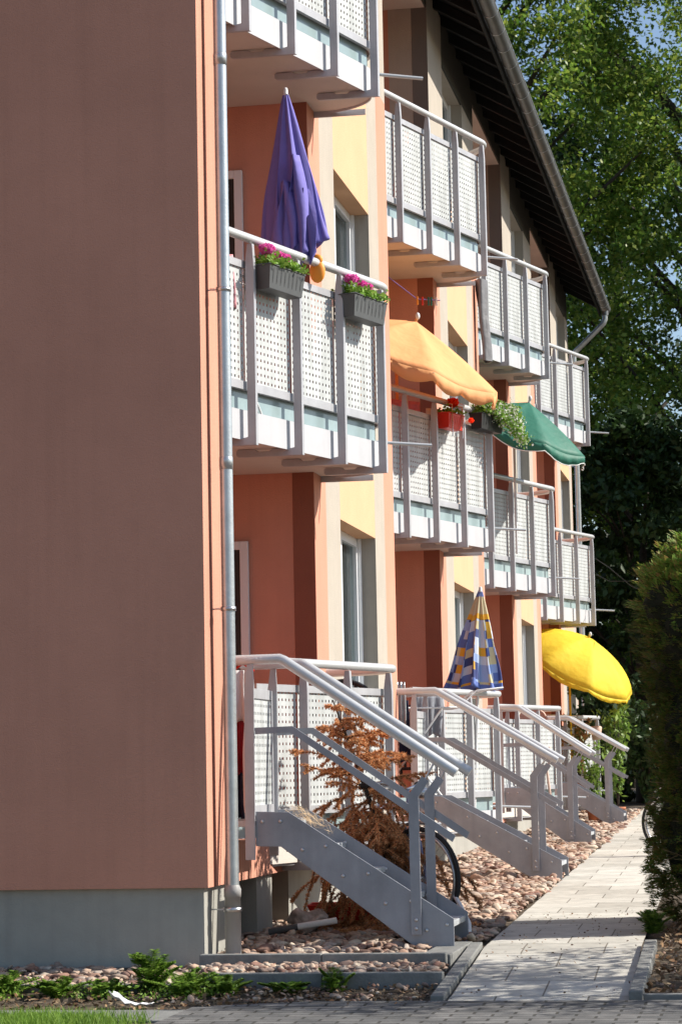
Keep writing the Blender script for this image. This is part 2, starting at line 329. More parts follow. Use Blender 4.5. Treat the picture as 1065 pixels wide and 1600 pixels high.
def quads(name, C, U, V, m, parent=None):
    """many leaf quads: centres C, half axes U, V (n,3) -> one mesh; pointed leaf as a kinked 4-gon"""
    n = len(C)
    P = np.stack([C-V, C+U*0.9-V*0.1, C+V, C-U*0.9-V*0.1], 1).reshape(-1, 3)
    me = bpy.data.meshes.new(name); me.vertices.add(n*4); me.vertices.foreach_set('co', P.astype(np.float32).ravel())
    me.loops.add(n*4); me.loops.foreach_set('vertex_index', np.arange(n*4, dtype=np.int32))
    me.polygons.add(n); me.polygons.foreach_set('loop_start', np.arange(0, n*4, 4, dtype=np.int32))
    try: me.polygons.foreach_set('loop_total', np.full(n, 4, dtype=np.int32))
    except Exception: pass
    me.update(calc_edges=True); me.validate()
    me.materials.append(MT[m] if isinstance(m, str) else m)
    o = bpy.data.objects.new(name, me); S.collection.objects.link(o)
    if parent is not None: o.parent = parent
    return o
def rnd_axes(n, su, sv, up_bias=0.0, droop=0.0):
    a = RNG.normal(size=(n, 3)); a[:, 2] += up_bias; a /= np.linalg.norm(a, axis=1)[:, None]       # leaf normal
    b = RNG.normal(size=(n, 3)); b[:, 2] -= droop; b -= a*np.sum(a*b, 1)[:, None]; b /= np.linalg.norm(b, axis=1)[:, None]
    c = np.cross(a, b); k = RNG.uniform(.6, 1.25, (n, 1))
    return c*su*k, b*sv*k

def empty(name, loc=(0, 0, 0), rz=0.0):
    o = bpy.data.objects.new(name, None); o.empty_display_size = .2; o.location = loc; o.rotation_euler = (0, 0, rz); S.collection.objects.link(o); return o
def tag(o, label=None, cat=None, group=None, kind=None):
    if label: o['label'] = label
    if cat: o['category'] = cat
    if group: o['group'] = group
    if kind: o['kind'] = kind
    return o
def children(o): return [c for c in bpy.data.objects if c.parent == o]
def copy_tree(o, parent=None):
    c = o.copy(); S.collection.objects.link(c)
    if parent is not None: c.parent = parent
    for ch in children(o): copy_tree(ch, c)
    return c

# ------------------------------------------------------------------ site constants
P = 6.654                      # length of one bay along the building (Y)
XF = -3.25                     # facade plane
FL = (-0.415, 2.335, 5.085)    # balcony floor levels
Y0, YE = 13.72, 40.36          # building ends
def gz(Y):
    if Y > 14.3: return -1.04+.0108*(Y-14.3)
    return max(-1.2, -1.04+.067*(Y-14.3))
def pathl(Y): return -1.70-.0205*(Y-12.4)
def pathr(Y): return -0.79-.0205*(Y-12.4)

# ------------------------------------------------------------------ ground
def strip(name, Ys, xl, xr, dz, m, uv=False, nx=1):
    b = MB(); v = []; u = []; f = []
    for Y in Ys:
        a, c = (xl(Y) if callable(xl) else xl), (xr(Y) if callable(xr) else xr)
        for i in range(nx+1):
            x = a+(c-a)*i/nx; v.append((x, Y, gz(Y)+dz)); u.append((x+.0205*(Y-12.4)+1.70, Y))
    for k in range(len(Ys)-1):
        for i in range(nx): q = k*(nx+1)+i; f.append((q, q+1, q+nx+2, q+nx+1))
    b.add(v, f, u if uv else None); return b.build(name, m)
YS = [-30, 5, 10, 11.9]+[12.1+.2*i for i in range(12)]+[15, 18, 22, 30, 40, 60, 100, 400, 1500]
g = strip('ground', YS, -600, 600, -.03, 'soil'); tag(g, kind='structure')
pv = strip('path', [12.36]+[12.5+.25*i for i in range(8)]+[14.6, 16, 20, 30, 38, 46], pathl, pathr, 0.0, 'slabs', uv=True); tag(pv, kind='structure')
rd = MB(); rd.add([(-2.98, 5, -1.2), (8, 5, -1.2), (8, 12.2, gz(12.2)), (8, 12.36, gz(12.36)), (-2.4, 12.36, gz(12.36)), (-2.98, 12.2, gz(12.2))], [(0, 1, 2, 5), (5, 2, 3, 4)])
rd = rd.build('pavement', 'cobble'); rd.location.z = .002; tag(rd, kind='structure')
b = MB(); b.box(-7, -2.98, 11.62, 12.14, -1.26, -1.187); kp = b.build('paved_strip', 'concrete', bevel=.006); tag(kp, kind='structure')
b = MB(); b.add([(-8, 5, -1.2), (-2.99, 5, -1.2), (-2.99, 11.615, -1.2), (-8, 11.615, -1.2)], [(0, 1, 2, 3)]); lawn = b.build('lawn', 'soil'); tag(lawn, kind='structure')
n = 14000
C = np.stack([RNG.uniform(-4.6, -3.0, n), RNG.uniform(10.9, 11.68, n), np.full(n, -1.17)], 1)
keep = RNG.uniform(size=n) < np.clip((-(C[:, 0])-2.95)*1.6, 0, 1); C = C[keep]; n = len(C)
hh = RNG.uniform(.02, .05, n)
U = np.stack([RNG.normal(size=n), RNG.normal(size=n), np.zeros(n)], 1); U = U/np.linalg.norm(U, axis=1)[:, None]*.0025
V = np.stack([RNG.normal(0, .35, n), RNG.normal(0, .35, n), np.ones(n)], 1)*hh[:, None]
C[:, 2] = -1.2+hh*.9
tag(quads('grass', C, U, V, 'weed'), 'bright green grass at the bottom left edge of the photo', 'grass', kind='stuff')

# kerbs
def kerb(x0, x1, y0, y1, z0, z1, label, nseg=1, group=None):
    b = MB()
    if abs(x1-x0) > abs(y1-y0):
        L = (x1-x0)/nseg
        for i in range(nseg): b.box(x0+L*i+.002, x0+L*(i+1)-.002, y0, y1, z0, z1)
    else:
        L = (y1-y0)/nseg
        for i in range(nseg): b.box(x0, x1, y0+L*i+.002, y0+L*(i+1)-.002, z0, z1)
    o = b.build('kerb', 'concrete', bevel=.006); tag(o, label, 'kerb', group)
    return o
KG = 'concrete kerb edgings in front of the gable'
kerb(-3.262, -1.86, 13.52, 13.59, -1.2, -1.018, 'upper dark kerb edging just in front of the nearest stair, starting at the plinth corner', 2, KG)
kerb(-3.10, -1.80, 12.94, 13.01, -1.28, -1.075, 'lower dark kerb edging parallel to the one in front of the nearest stair', 2, KG)
kerb(-6.5, -3.105, 12.86, 12.93, -1.30, -1.125, 'long low kerb holding the stones against the grey gable plinth on the left', 4, KG)
o = kerb(-0.035, .035, -1.0, 1.0, -.1, .03, 'kerb edging along the left side of the slab path, beside the nearest stair', 2, 'kerbs along the slab path')
o.location = (-1.775, 13.38, gz(13.38)-.01); o.rotation_euler = (rad(3.6), 0, .02)
o = kerb(-0.035, .035, -.95, .95, -.1, .03, 'kerb edging along the right side of the slab path, below the hedge', 2, 'kerbs along the slab path')
o.location = (-0.765, 13.33, gz(13.33)+.01); o.rotation_euler = (rad(3.6), 0, .01)
kerb(-0.725, 3, 12.42, 12.48, -1.25, -1.145, 'narrow kerb across the front of the leaf-littered bed under the hedge', 4)
kerb(-2.02, -1.85, 13.62, 14.62, -1.2, -1.033, 'small grey slab under the foot of the nearest stair', 1)

# ------------------------------------------------------------------ stones
def ico():
    import bmesh
    bm = bmesh.new(); bmesh.ops.create_icosphere(bm, subdivisions=2, radius=1); bm.verts.ensure_lookup_table()
    v = np.array([x.co[:] for x in bm.verts]); f = np.array([[q.index for q in fc.verts] for fc in bm.faces]); bm.free(); return v, f
IV, IF = ico()
def stones(name, P3, sz, label, m='stones', flat=.45):
    n = len(P3); nv = len(IV)
    var = []
    for k in range(24):
        d = RNG.normal(size=(12, 3)); d /= np.linalg.norm(d, axis=1)[:, None]
        r = np.ones(nv)
        for q in d: r = np.minimum(r, RNG.uniform(.42, .8)/np.maximum(1e-3, IV@q)*(IV@q > 0)+9*(IV@q <= 0))
        r = np.minimum(r, 1)
        var.append(IV*r[:, None])
    var = np.array(var); pick = RNG.integers(0, 24, n)
    V = var[pick]*np.stack([RNG.uniform(.9, 1.6, n), RNG.uniform(.7, 1.05, n), RNG.uniform(flat*.7, flat*1.3, n)], 1)[:, None, :]*np.asarray(sz)[:, None, None]
    a = RNG.uniform(0, 6.28, n); t = RNG.normal(0, .55, n)
    ct, st = np.cos(t)[:, None], np.sin(t)[:, None]; x, y, z = V[..., 0], V[..., 1], V[..., 2]
    y, z = y*ct-z*st, y*st+z*ct
    ca, sa = np.cos(a)[:, None], np.sin(a)[:, None]; x, y = x*ca-y*sa, x*sa+y*ca
    V = np.stack([x, y, z], -1)+np.asarray(P3)[:, None, :]
    F = (IF[None]+np.arange(n)[:, None, None]*nv).reshape(-1, 3)
    me = bpy.data.meshes.new(name); me.vertices.add(n*nv); me.vertices.foreach_set('co', V.astype(np.float32).ravel())
    me.loops.add(len(F)*3); me.loops.foreach_set('vertex_index', F.astype(np.int32).ravel())
    me.polygons.add(len(F)); me.polygons.foreach_set('loop_start', np.arange(0, len(F)*3, 3, dtype=np.int32))
    me.update(calc_edges=True); me.materials.append(MT[m])
    o = bpy.data.objects.new(name, me); S.collection.objects.link(o); tag(o, label, 'stones', kind='stuff'); return o
def scatter(n, x0, x1, y0, y1, zf, s0, s1):
    X = RNG.uniform(0, 1, n); Y = RNG.uniform(y0, y1, n); sz = s0+(s1-s0)*RNG.uniform(0, 1, n)**1.6
    xa = np.array([x0(y) if callable(x0) else x0 for y in Y]); xb = np.array([x1(y) if callable(x1) else x1 for y in Y])
    X = xa+(xb-xa)*X; Z = np.array([zf(y) for y in Y])+RNG.uniform(-.01, .018, n)
    return np.stack([X, Y, Z], 1), sz
a1, s1 = scatter(5200, -4.0, lambda y: pathl(y)-.04, 13.62, 18.5, lambda y: gz(y)+.004, .020, .058)
a2, s2 = scatter(7500, -3.5, lambda y: pathl(y)-.02, 18.5, 28, lambda y: gz(y)+.008, .026, .068)
a3, s3 = scatter(3200, -3.5, lambda y: pathl(y)-.0, 28, 41, lambda y: gz(y)+.0, .04, .075)
ok = ~((a1[:, 0] > -2.04) & (a1[:, 1] < 14.65) | (a1[:, 0] < -3.26) & (a1[:, 1] < 14.5)); a1 = a1[ok]; s1 = s1[ok]
stones('stone_bed', np.concatenate([a1, a2, a3]), np.concatenate([s1, s2, s3]), 'pinkish crushed stones filling the bed between the facade and the slab path')
a1, s1 = scatter(800, -3.2, -1.86, 13.02, 13.50, lambda y: -1.085, .018, .046)
a2, s2 = scatter(750, -5.2, -3.0, 12.95, 13.72, lambda y: -1.155+.06*(y-12.95), .025, .055)
stones('stone_fill', np.concatenate([a1, a2]), np.concatenate([s1, s2]), 'pink and grey stones lying between the kerb edgings at the gable corner')
a1, s1 = scatter(200, -3.3, -1.84, 12.4, 12.93, lambda y: gz(y)-.015, .008, .028)
a2, s2 = scatter(300, -.72, .2, 12.5, 15.0, lambda y: gz(y)-.02, .008, .022)
stones('grit', np.concatenate([a1, a2]), np.concatenate([s1, s2]), 'small grit scattered on the bare soil beside the path')

def leafmess(name, n, x0, x1, y0, y1, zf, s, m, label, cat):
    C = np.stack([RNG.uniform(x0, x1, n), RNG.uniform(y0, y1, n), np.zeros(n)], 1); C[:, 2] = [zf(y)+random.uniform(0, .02) for y in C[:, 1]]
    U, V = rnd_axes(n, s, s*1.6, up_bias=2.0)
    return tag(quads(name, C, U, V, m), label, cat, kind='stuff')
leafmess('leaf_litter', 2600, -.72, .5, 12.5, 16.5, gz, .014, 'litter', 'brown leaf litter on the bed under the dark hedge', 'leaf litter')
leafmess('soil_litter', 1500, -5.0, -1.85, 12.2, 12.92, lambda y: gz(y)-.02, .011, 'litter', 'bark crumbs and dead leaves on the bare soil strip below the lower kerb', 'litter')
leafmess('path_litter', 260, -1.72, -.76, 12.3, 17, lambda y: gz(y)+.002, .006, 'litter', 'dead leaf crumbs scattered on the shaded path slabs', 'litter')

def weed(x, y, z, h, r, nst, label, seed, m='weed', group=None):
    random.seed(seed); e = empty('weed', (x, y, z)); C = []; U = []; V = []; st = MB()
    for k in range(nst):
        a = random.uniform(0, 6.28); rr = r*random.uniform(.3, 1); hh = h*random.uniform(.5, 1)
        p0 = Vector((random.uniform(-.03, .03), random.uniform(-.03, .03), 0)); p1 = p0+Vector((math.cos(a)*rr*.5, math.sin(a)*rr*.5, hh*.7)); p2 = p0+Vector((math.cos(a)*rr, math.sin(a)*rr, hh))
        st.tube([p0, p1, p2], .0025, 5)
        for q in range(16):
            t = q/15; c = p0.lerp(p1, min(1, t*2)) if t < .5 else p1.lerp(p2, t*2-1)
            for sgn in (-1, 1):
                d = Vector((-math.sin(a)*sgn, math.cos(a)*sgn, .25))*(.035*(1.2-t)+.006)
                for w_ in range(3): cc = c+d*(w_+.6)/2.2; C.append(cc[:]); 
                dd = d.normalized()
                for w_ in range(3):
                    V.append((dd*.017)[:]); U.append((Vector((math.cos(a), math.sin(a), random.uniform(-.4, .4)))*.010)[:])
    st.build('stem', 'weed', e); quads('leaf', np.array(C), np.array(U), np.array(V), m, e)
    return tag(e, label, 'weed', group)
WG = 'ferny weeds along the left kerbs'
weed(-3.37, 12.85, -1.16, 0.230, 0.176, 25, 'tallest bright green ferny weed at the gable corner, rising above the kerb end', 3, group=WG)
weed(-4.17, 12.78, -1.19, 0.138, 0.230, 23, 'broad ferny weed clump nearest the left edge of the photo', 4, group=WG)
weed(-3.86, 12.74, -1.19, 0.115, 0.176, 17, 'low ferny weed clump right of the broad clump at the left edge', 5, group=WG)
weed(-3.58, 12.72, -1.19, 0.115, 0.135, 15, 'small ferny weed directly left of the crumpled white plastic scrap', 6, group=WG)
weed(-3.14, 12.7, -1.19, 0.161, 0.216, 20, 'dark green ferny weed right of the white plastic scrap', 8, group=WG)
weed(-2.95, 12.8, -1.19, 0.127, 0.189, 15, 'low green weed under the left end of the lower kerb', 9, group=WG)
weed(-2.36, 12.86, -1.17, 0.127, 0.095, 8, 'tiny upright green weed against the middle of the lower kerb', 10, group=WG)
weed(-2.60, 12.8, -1.17, 0.057, 0.162, 11, 'flat green weed on the soil in front of the middle kerb joint', 12, group=WG)
weed(-0.80, 15.15, -1.03, 0.138, 0.135, 13, 'leafy weed at the foot of the hedge where the right kerb ends', 13, m='plantleaf')
random.seed(31); C = []
for k in range(46):
    cx = random.uniform(-4.9, -2.9); cyy = random.uniform(12.5, 12.9); rr = random.uniform(.03, .09); k2 = int(random.uniform(25, 80))
    for q in range(k2): C.append((cx+random.gauss(0, rr), min(12.93, cyy+random.gauss(0, rr*.6)), gz(cyy)-.02+abs(random.gauss(0, rr*.45))))
C = np.array(C); U, V = rnd_axes(len(C), .006, .012, up_bias=.6)
tag(quads('ground_weeds', C, U, V, 'weed'), 'scruffy low green weeds spreading over the soil strip below the left kerbs', 'weeds', kind='stuff')
b = MB(); vs = []
for i in range(9):
    for j in range(3):
        t = i/8; vs.append((-.11+.22*t, (j-1)*(.045-.02*t)+.01*math.sin(i*2), .012+.07*max(0, .45-t)*2*(.5 if j == 1 else 1)+.006*math.cos(i*3+j)))
b.add(vs, [(i*3+j, (i+1)*3+j, (i+1)*3+j+1, i*3+j+1) for i in range(8) for j in range(2)])
o = b.build('plastic_scrap', 'white'); o.location = (-3.33, 12.33, -1.185); sm = o.modifiers.new('s', 'SOLIDIFY'); sm.thickness = .003
tag(o, 'crumpled white plastic scrap lying on the soil by the paved strip', 'litter')

# ------------------------------------------------------------------ building
BL = empty('apartment_building', (-3.25, 13.72, -1.03)); tag(BL, 'long three storey apartment block with salmon, grey and yellow stripes and rows of balconies', 'apartment building')
class BP(MB):
    """builder whose coordinates are world coordinates but whose object hangs under the building"""
    def build(s, name, m, parent=None, bevel=0.0):
        o = super().build(name, m, parent if parent is not None else BL, bevel)
        return o
BLo = Vector((-3.25, 13.72, -1.03))
def under(o):
    if o.parent == BL: o.location = Vector(o.location)-BLo
    return o
def bpart(mb, name, m, parent=None, bevel=0.0):
    o = MB.build(mb, name, m, parent or BL, bevel)
    if parent is None: o.location = -BLo
    return o
ZT = 7.92; XR = -4.6; ZP = -0.655; SPLIT = 5.9
b = MB(); b.box(-13, XR, Y0, YE, ZP, ZT); b.box(XR, XF, Y0, 14.30, ZP, ZT)
bpart(b, 'wall', 'salmon')
b = MB(); b.box(-13, -3.285, Y0+.04, 14.5, -1.4, ZP-.002); b.box(-13, -4.2, 14.5, YE-.04, -1.4, ZP-.002)
for n_ in range(4):
    o_ = n_*P
    if n_: b.box(-4.2, -3.285, 13.9+o_, 14.5+o_, -1.4, ZP-.002)
    b.box(-4.2, -3.285, 15.19+o_, 15.66+o_, -1.4, ZP-.002); b.box(-4.2, -3.285, 16.2+o_, min(13.9+o_+P, YE-.04), -1.4, ZP-.002)
bpart(b, 'plinth', 'plinth')
b = MB(); b.box(-13, XF, Y0+.15, YE, ZT, ZT+.02); bpart(b, 'wall_plate', 'wood_dark')
# horizontal bottom beam under the loggias (ground floor slab edge) and the pier strips
for n_ in range(4):
    o_ = n_*P
    b = MB(); b.box(XR, XF, 14.302+o_, 17.218+o_, ZP, FL[0]-.004); bpart(b, 'floor_beam', 'salmon')
    strips = [(17.22, 17.69, 'salmon', 'salmon_stripe'), (17.69, 18.28, 'grey_st', 'grey_stripe'), (19.93, 20.43, 'grey_st', 'grey_stripe'), (20.43, 14.30+P, 'salmon', 'salmon_stripe')]
    for (ya, yb, m, nm) in strips:
        b = MB(); y1 = min(yb+o_, YE); b.box(-3.65, XF, ya+o_, y1, ZP, SPLIT); bpart(b, nm, m)
        hi = ya > 19; b = MB(); b.box(-3.65, XF, ya+o_, y1, SPLIT, 7.415 if hi else ZT); bpart(b, 'top_stripe', 'grey_st')
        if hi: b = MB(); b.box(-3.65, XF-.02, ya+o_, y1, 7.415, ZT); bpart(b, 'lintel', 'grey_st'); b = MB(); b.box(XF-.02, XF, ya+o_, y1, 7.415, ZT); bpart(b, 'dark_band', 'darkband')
    # far end wall of the loggia, facing the camera: salmon with a darker edge strip
    b = MB(); b.box(XR, -3.65, 17.22+o_, 17.4+o_, ZP, ZT); bpart(b, 'loggia_end_wall', 'salmon')
    b = MB(); b.box(-3.41, -3.253, 17.217+o_, 17.219+o_, ZP, SPLIT-.3); bpart(b, 'brown_edge_strip', 'brown')
    b = MB(); b.box(-3.41, -3.253, 17.217+o_, 17.219+o_, SPLIT-.3, ZT); bpart(b, 'grey_edge_strip', 'dgrey_st')
    if n_: b = MB(); b.box(XR, -3.65, 14.10+o_, 14.30+o_, ZP, ZT); bpart(b, 'loggia_near_wall', 'salmon')
    # top ceiling of the loggia
    b = MB(); b.box(XR, XF-.02, 14.302+o_, 17.214+o_, 7.70, 7.9); bpart(b, 'loggia_ceiling', 'plaster')
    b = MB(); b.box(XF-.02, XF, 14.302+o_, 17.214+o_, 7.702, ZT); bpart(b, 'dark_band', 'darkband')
    # yellow panels and windows
    zs = [ZP]
    for fl in FL:
        zs += [fl+.92, fl+2.33]
    zs += [ZT]
    for k in range(0, len(zs)-1, 2):
        b = MB(); top = (k == 6)
        if k == 4 or k == 6:
            if k == 4: b.box(-3.65, XF, 18.281+o_, 19.929+o_, zs[k], zs[k+1]); bpart(b, 'yellow_panel', 'yellow_st')
            else:
                b.box(-3.65, XF-.02, 18.281+o_, 19.929+o_, zs[k], zs[k+1]); bpart(b, 'lintel', 'grey_st')
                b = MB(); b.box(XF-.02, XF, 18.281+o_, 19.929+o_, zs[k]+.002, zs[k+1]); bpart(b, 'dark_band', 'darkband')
        else:
            b.box(-3.65, XF, 18.281+o_, 19.929+o_, zs[k], zs[k+1]); bpart(b, 'yellow_panel', 'yellow_st')
    for i, fl in enumerate(FL):
        z0, z1 = fl+.92, fl+2.33; ya, yb = 18.282+o_, 19.928+o_; X = -3.40
        f = MB()
        f.box(X-.06, X, ya, ya+.07, z0, z1); f.box(X-.06, X, yb-.07, yb, z0, z1); f.box(X-.06, X, ya+.07, yb-.07, z0, z0+.07); f.box(X-.06, X, ya+.07, yb-.07, z1-.07, z1)
        ym = (ya+yb)/2; f.box(X-.055, X+.004, ym-.05, ym+.05, z0+.07, z1-.07)
        f.box(X, X+.03, yb-.03, yb, z0, z1)
        fr = bpart(f, 'window', 'white_pvc', bevel=.003)
        p = MB(); p.box(X-.035, X-.03, ya+.05, yb-.05, z0+.05, z1-.05); MB.build(p, 'pane', 'glass', fr)
        s_ = MB(); s_.box(X-.02, XF+.03, ya+.01, yb-.01, z0-.012, z0+.012); MB.build(s_, 'sill', 'zinc', fr)
        c = MB(); N = 60; vv = []
        top_c = z1-.02 if i != 1 else z1-.45
        for k in range(N+1):
            y = ya+.05+(yb-ya-.1)*k/N; x = X-.13+.018*math.sin(k*1.7)+.01*math.sin(k*.6); vv += [(x, y, z0+.02), (x, y, top_c)]
        c.add(vv, [(2*k, 2*k+2, 2*k+3, 2*k+1) for k in range(N)], smooth=True); MB.build(c, 'curtain', 'curtain', fr)
    # balcony doors, in the loggia end wall
    for fl in FL:
        d = MB(); x0, x1, yy = -4.55, -3.74, 17.216+o_
        zt = fl+2.08
        d.box(x0, x0+.06, yy-.04, yy, fl, zt); d.box(x1-.06, x1, yy-.04, yy, fl, zt); d.box(x0+.06, x1-.06, yy-.04, yy, zt-.06, zt); d.box(x0+.06, x1-.06, yy-.04, yy, fl, fl+.12)
        dr = bpart(d, 'balcony_door', 'white_pvc', bevel=.003)
        g_ = MB(); g_.box(x0+.06, x1-.06, yy-.02, yy-.014, fl+.12, zt-.06); MB.build(g_, 'pane', 'dark', dr)
        hd = MB(); hd.tube([(x1-.03, yy-.06, fl+1.0), (x1-.03, yy-.06, fl+1.13)], .01, 8); MB.build(hd, 'handle', 'steel', dr)
b = MB(); b.box(XF, XF+.003, 13.875, 13.90, ZP, 7.5); bpart(b, 'joint', 'brown')
# ------------------------------------------------------------------ roof
RX0, RZ0 = -2.72, 7.60     # eave edge (underside)
sl_ = (ZT-RZ0)/(RX0-XF)
b = MB(); X1 = -8.1; Zr = RZ0+(RX0-X1)*sl_
b.prism([(RX0, Y0-.35, RZ0+.05), (X1, Y0-.35, Zr+.05), (X1, Y0-.35, Zr+.12), (RX0, Y0-.35, RZ0+.12)], (0, YE-Y0+.7, 0))
b.prism([(X1, Y0-.35, Zr+.05), (-13.5, Y0-.35, Zr+.05-(5.4)*sl_), (-13.5, Y0-.35, Zr+.12-5.4*sl_), (X1, Y0-.35, Zr+.12)], (0, YE-Y0+.7, 0))
rf = bpart(b, 'roof', 'wood_dark')
b = MB(); b.prism([(RX0-.02, Y0-.37, RZ0+.125), (X1, Y0-.37, Zr+.125), (X1, Y0-.37, Zr+.18), (RX0+.04, Y0-.37, RZ0+.155)], (0, YE-Y0+.74, 0)); MB.build(b, 'tiles', 'tile', rf)
y = Y0+.1
while y < YE-.05:
    b = MB(); b.prism([(XF+.0, y, ZT+.03-.1), (RX0-.01, y, RZ0-.055), (RX0-.01, y, RZ0+.045), (XF, y, ZT+.045)], (0, .07, 0)); MB.build(b, 'rafter', 'wood_dark', rf); y += .62
b = MB(); b.box(RX0, RX0+.022, Y0-.35, YE+.33, RZ0-.075, RZ0+.125); MB.build(b, 'fascia_board', 'wood_dark', rf)
b = MB(); gc = (RX0+.105, RZ0+.045); R0 = .078; v = []; f = []; NS = 14
for yy in (Y0-.38, YE+.36):
    for j in range(NS+1):
        a = math.pi+math.pi*j/NS; v.append((gc[0]+R0*math.cos(a), yy, gc[1]+R0*math.sin(a)))
    for j in range(NS+1):
        a = math.pi+math.pi*(NS-j)/NS; v.append((gc[0]+(R0-.006)*math.cos(a), yy, gc[1]+(R0-.006)*math.sin(a)))
M_ = 2*(NS+1)
f = [(i, (i+1) % M_, M_+(i+1) % M_, M_+i) for i in range(M_)]+[tuple(range(M_)), tuple(range(M_, 2*M_))[::-1]]
b.add(v, f, smooth=True)
gt = MB.build(b, 'gutter', 'zincdark', rf)
b = MB(); b.tube([(gc[0]+R0, Y0-.38, gc[1]+.004), (gc[0]+R0, YE+.36, gc[1]+.004)], .010, 8); MB.build(b, 'gutter_bead', 'zinc', rf)
y = Y0+.3
while y < YE:
    b = MB(); b.tube([(gc[0]+(R0+.004)*math.cos(a), y, gc[1]+(R0+.004)*math.sin(a)) for a in [math.pi+math.pi*j/10 for j in range(11)]], .004, 5, cap=False); MB.build(b, 'gutter_bracket', 'zinc', rf); y += .62
b = MB(); yy = YE+.12
b.tube([(gc[0], yy, gc[1]-.05), (gc[0], yy, gc[1]-.2), (gc[0]-.03, yy, gc[1]-.27), (gc[0]-.1, yy, gc[1]-.34), (-3.06, yy, 6.98), (-3.13, yy, 6.92), (-3.16, yy, 6.82), (-3.16, yy, -.9)], .045, 12)
dp = bpart(b, 'downpipe', 'zinc')
b = MB(); b.tube([(gc[0], yy, gc[1]-.14), (gc[0], yy, gc[1]-.06)], .06, 12); MB.build(b, 'outlet', 'zincdark', dp)
# near downpipe
px, py = -3.155, 13.93
b = MB(); b.tube([(px, py, -.70), (px, py, 7.4)], .039, 20)
dp = bpart(b, 'downpipe', 'zinc')
b = MB(); b.lathe((px, py, 0), [(.047, -1.12), (.047, -.72), (.051, -.72), (.051, -.675), (.040, -.65)], 20); MB.build(b, 'standpipe', mat('grey_standpipe', (.33, .32, .31), .5, var=.08, streak=.2), dp)
for z in (-.79, .955, 2.86, 4.75):
    r_ = .051 if z < -.7 else .0425
    b = MB(); b.lathe((px, py, z), [(r_, -.012), (r_+.004, -.012), (r_+.004, .012), (r_, .012)], 18); b.box(XF-.03, px-.03, py-.004, py+.004, z-.004, z+.004); b.tube([(px-.045, py-.03, z), (px-.075, py-.03, z)], .005, 6)
    MB.build(b, 'clamp', 'steel', dp)
for z in (1.85, 4.3):
    b = MB(); b.lathe((px, py, z), [(.0395, -.07), (.0415, -.07), (.0415, 0.0), (.0395, .003)], 18); MB.build(b, 'sleeve', 'zinc', dp)

# ------------------------------------------------------------------ balconies
A18 = math.atan2(.19, .585)
T = Vector((math.sin(A18), math.cos(A18), 0)); NN = Vector((math.cos(A18), -math.sin(A18), 0))
C0 = Vector((-2.68, 17.0, 0))
def L(s, off=0.0, z=0.0): return C0-T*s+NN*off+Vector((0, 0, z))     # s metres back from the corner post, off outwards
def endarc(off, z, n=10):
    """rounded far end from the corner post back to the facade"""
    a = L(0, off, 0); pts = []
    ex = Vector((XF+.0, 17.60+off*.9, 0))
    ctrl = [a, a+T*(.26+off*.3), Vector((-2.84+off, 17.60+off*.9, 0)), ex]
    for i in range(1, n+1):
        t = i/n; q = [c*k for c, k in zip(ctrl, ((1-t)**3, 3*t*(1-t)**2, 3*t*t*(1-t), t**3))]
        pt = q[0]+q[1]+q[2]+q[3]; pts.append(pt+Vector((0, 0, z)))
    return pts
def sheet(mb, pts, z0, z1, th):
    """vertical band following pts (xy), uv in metres"""
    cum = [0]
    for i in range(1, len(pts)): cum.append(cum[-1]+(pts[i]-pts[i-1]).length)
    nr = []
    for i in range(len(pts)):
        d = (pts[min(i+1, len(pts)-1)]-pts[max(i-1, 0)]).normalized(); nr.append(Vector((d.y, -d.x, 0)))
    v = []; u = []
    for k, p in enumerate(pts):
        for o_ in (0, th):
            for z in (z0, z1):
                q = p-nr[k]*o_; v.append((q.x, q.y, z)); u.append((cum[k], z-z0))
    f = []
    for k in range(len(pts)-1):
        a, c = 4*k, 4*k+4
        f += [(a, c, c+1, a+1), (a+2, a+3, c+3, c+2), (a+1, c+1, c+3, a+3), (a, a+2, c+2, c)]
    f += [(0, 1, 3, 2), (4*len(pts)-4, 4*len(pts)-2, 4*len(pts)-1, 4*len(pts)-3)]
    mb.add(v, f, u); return mb
SP = .615
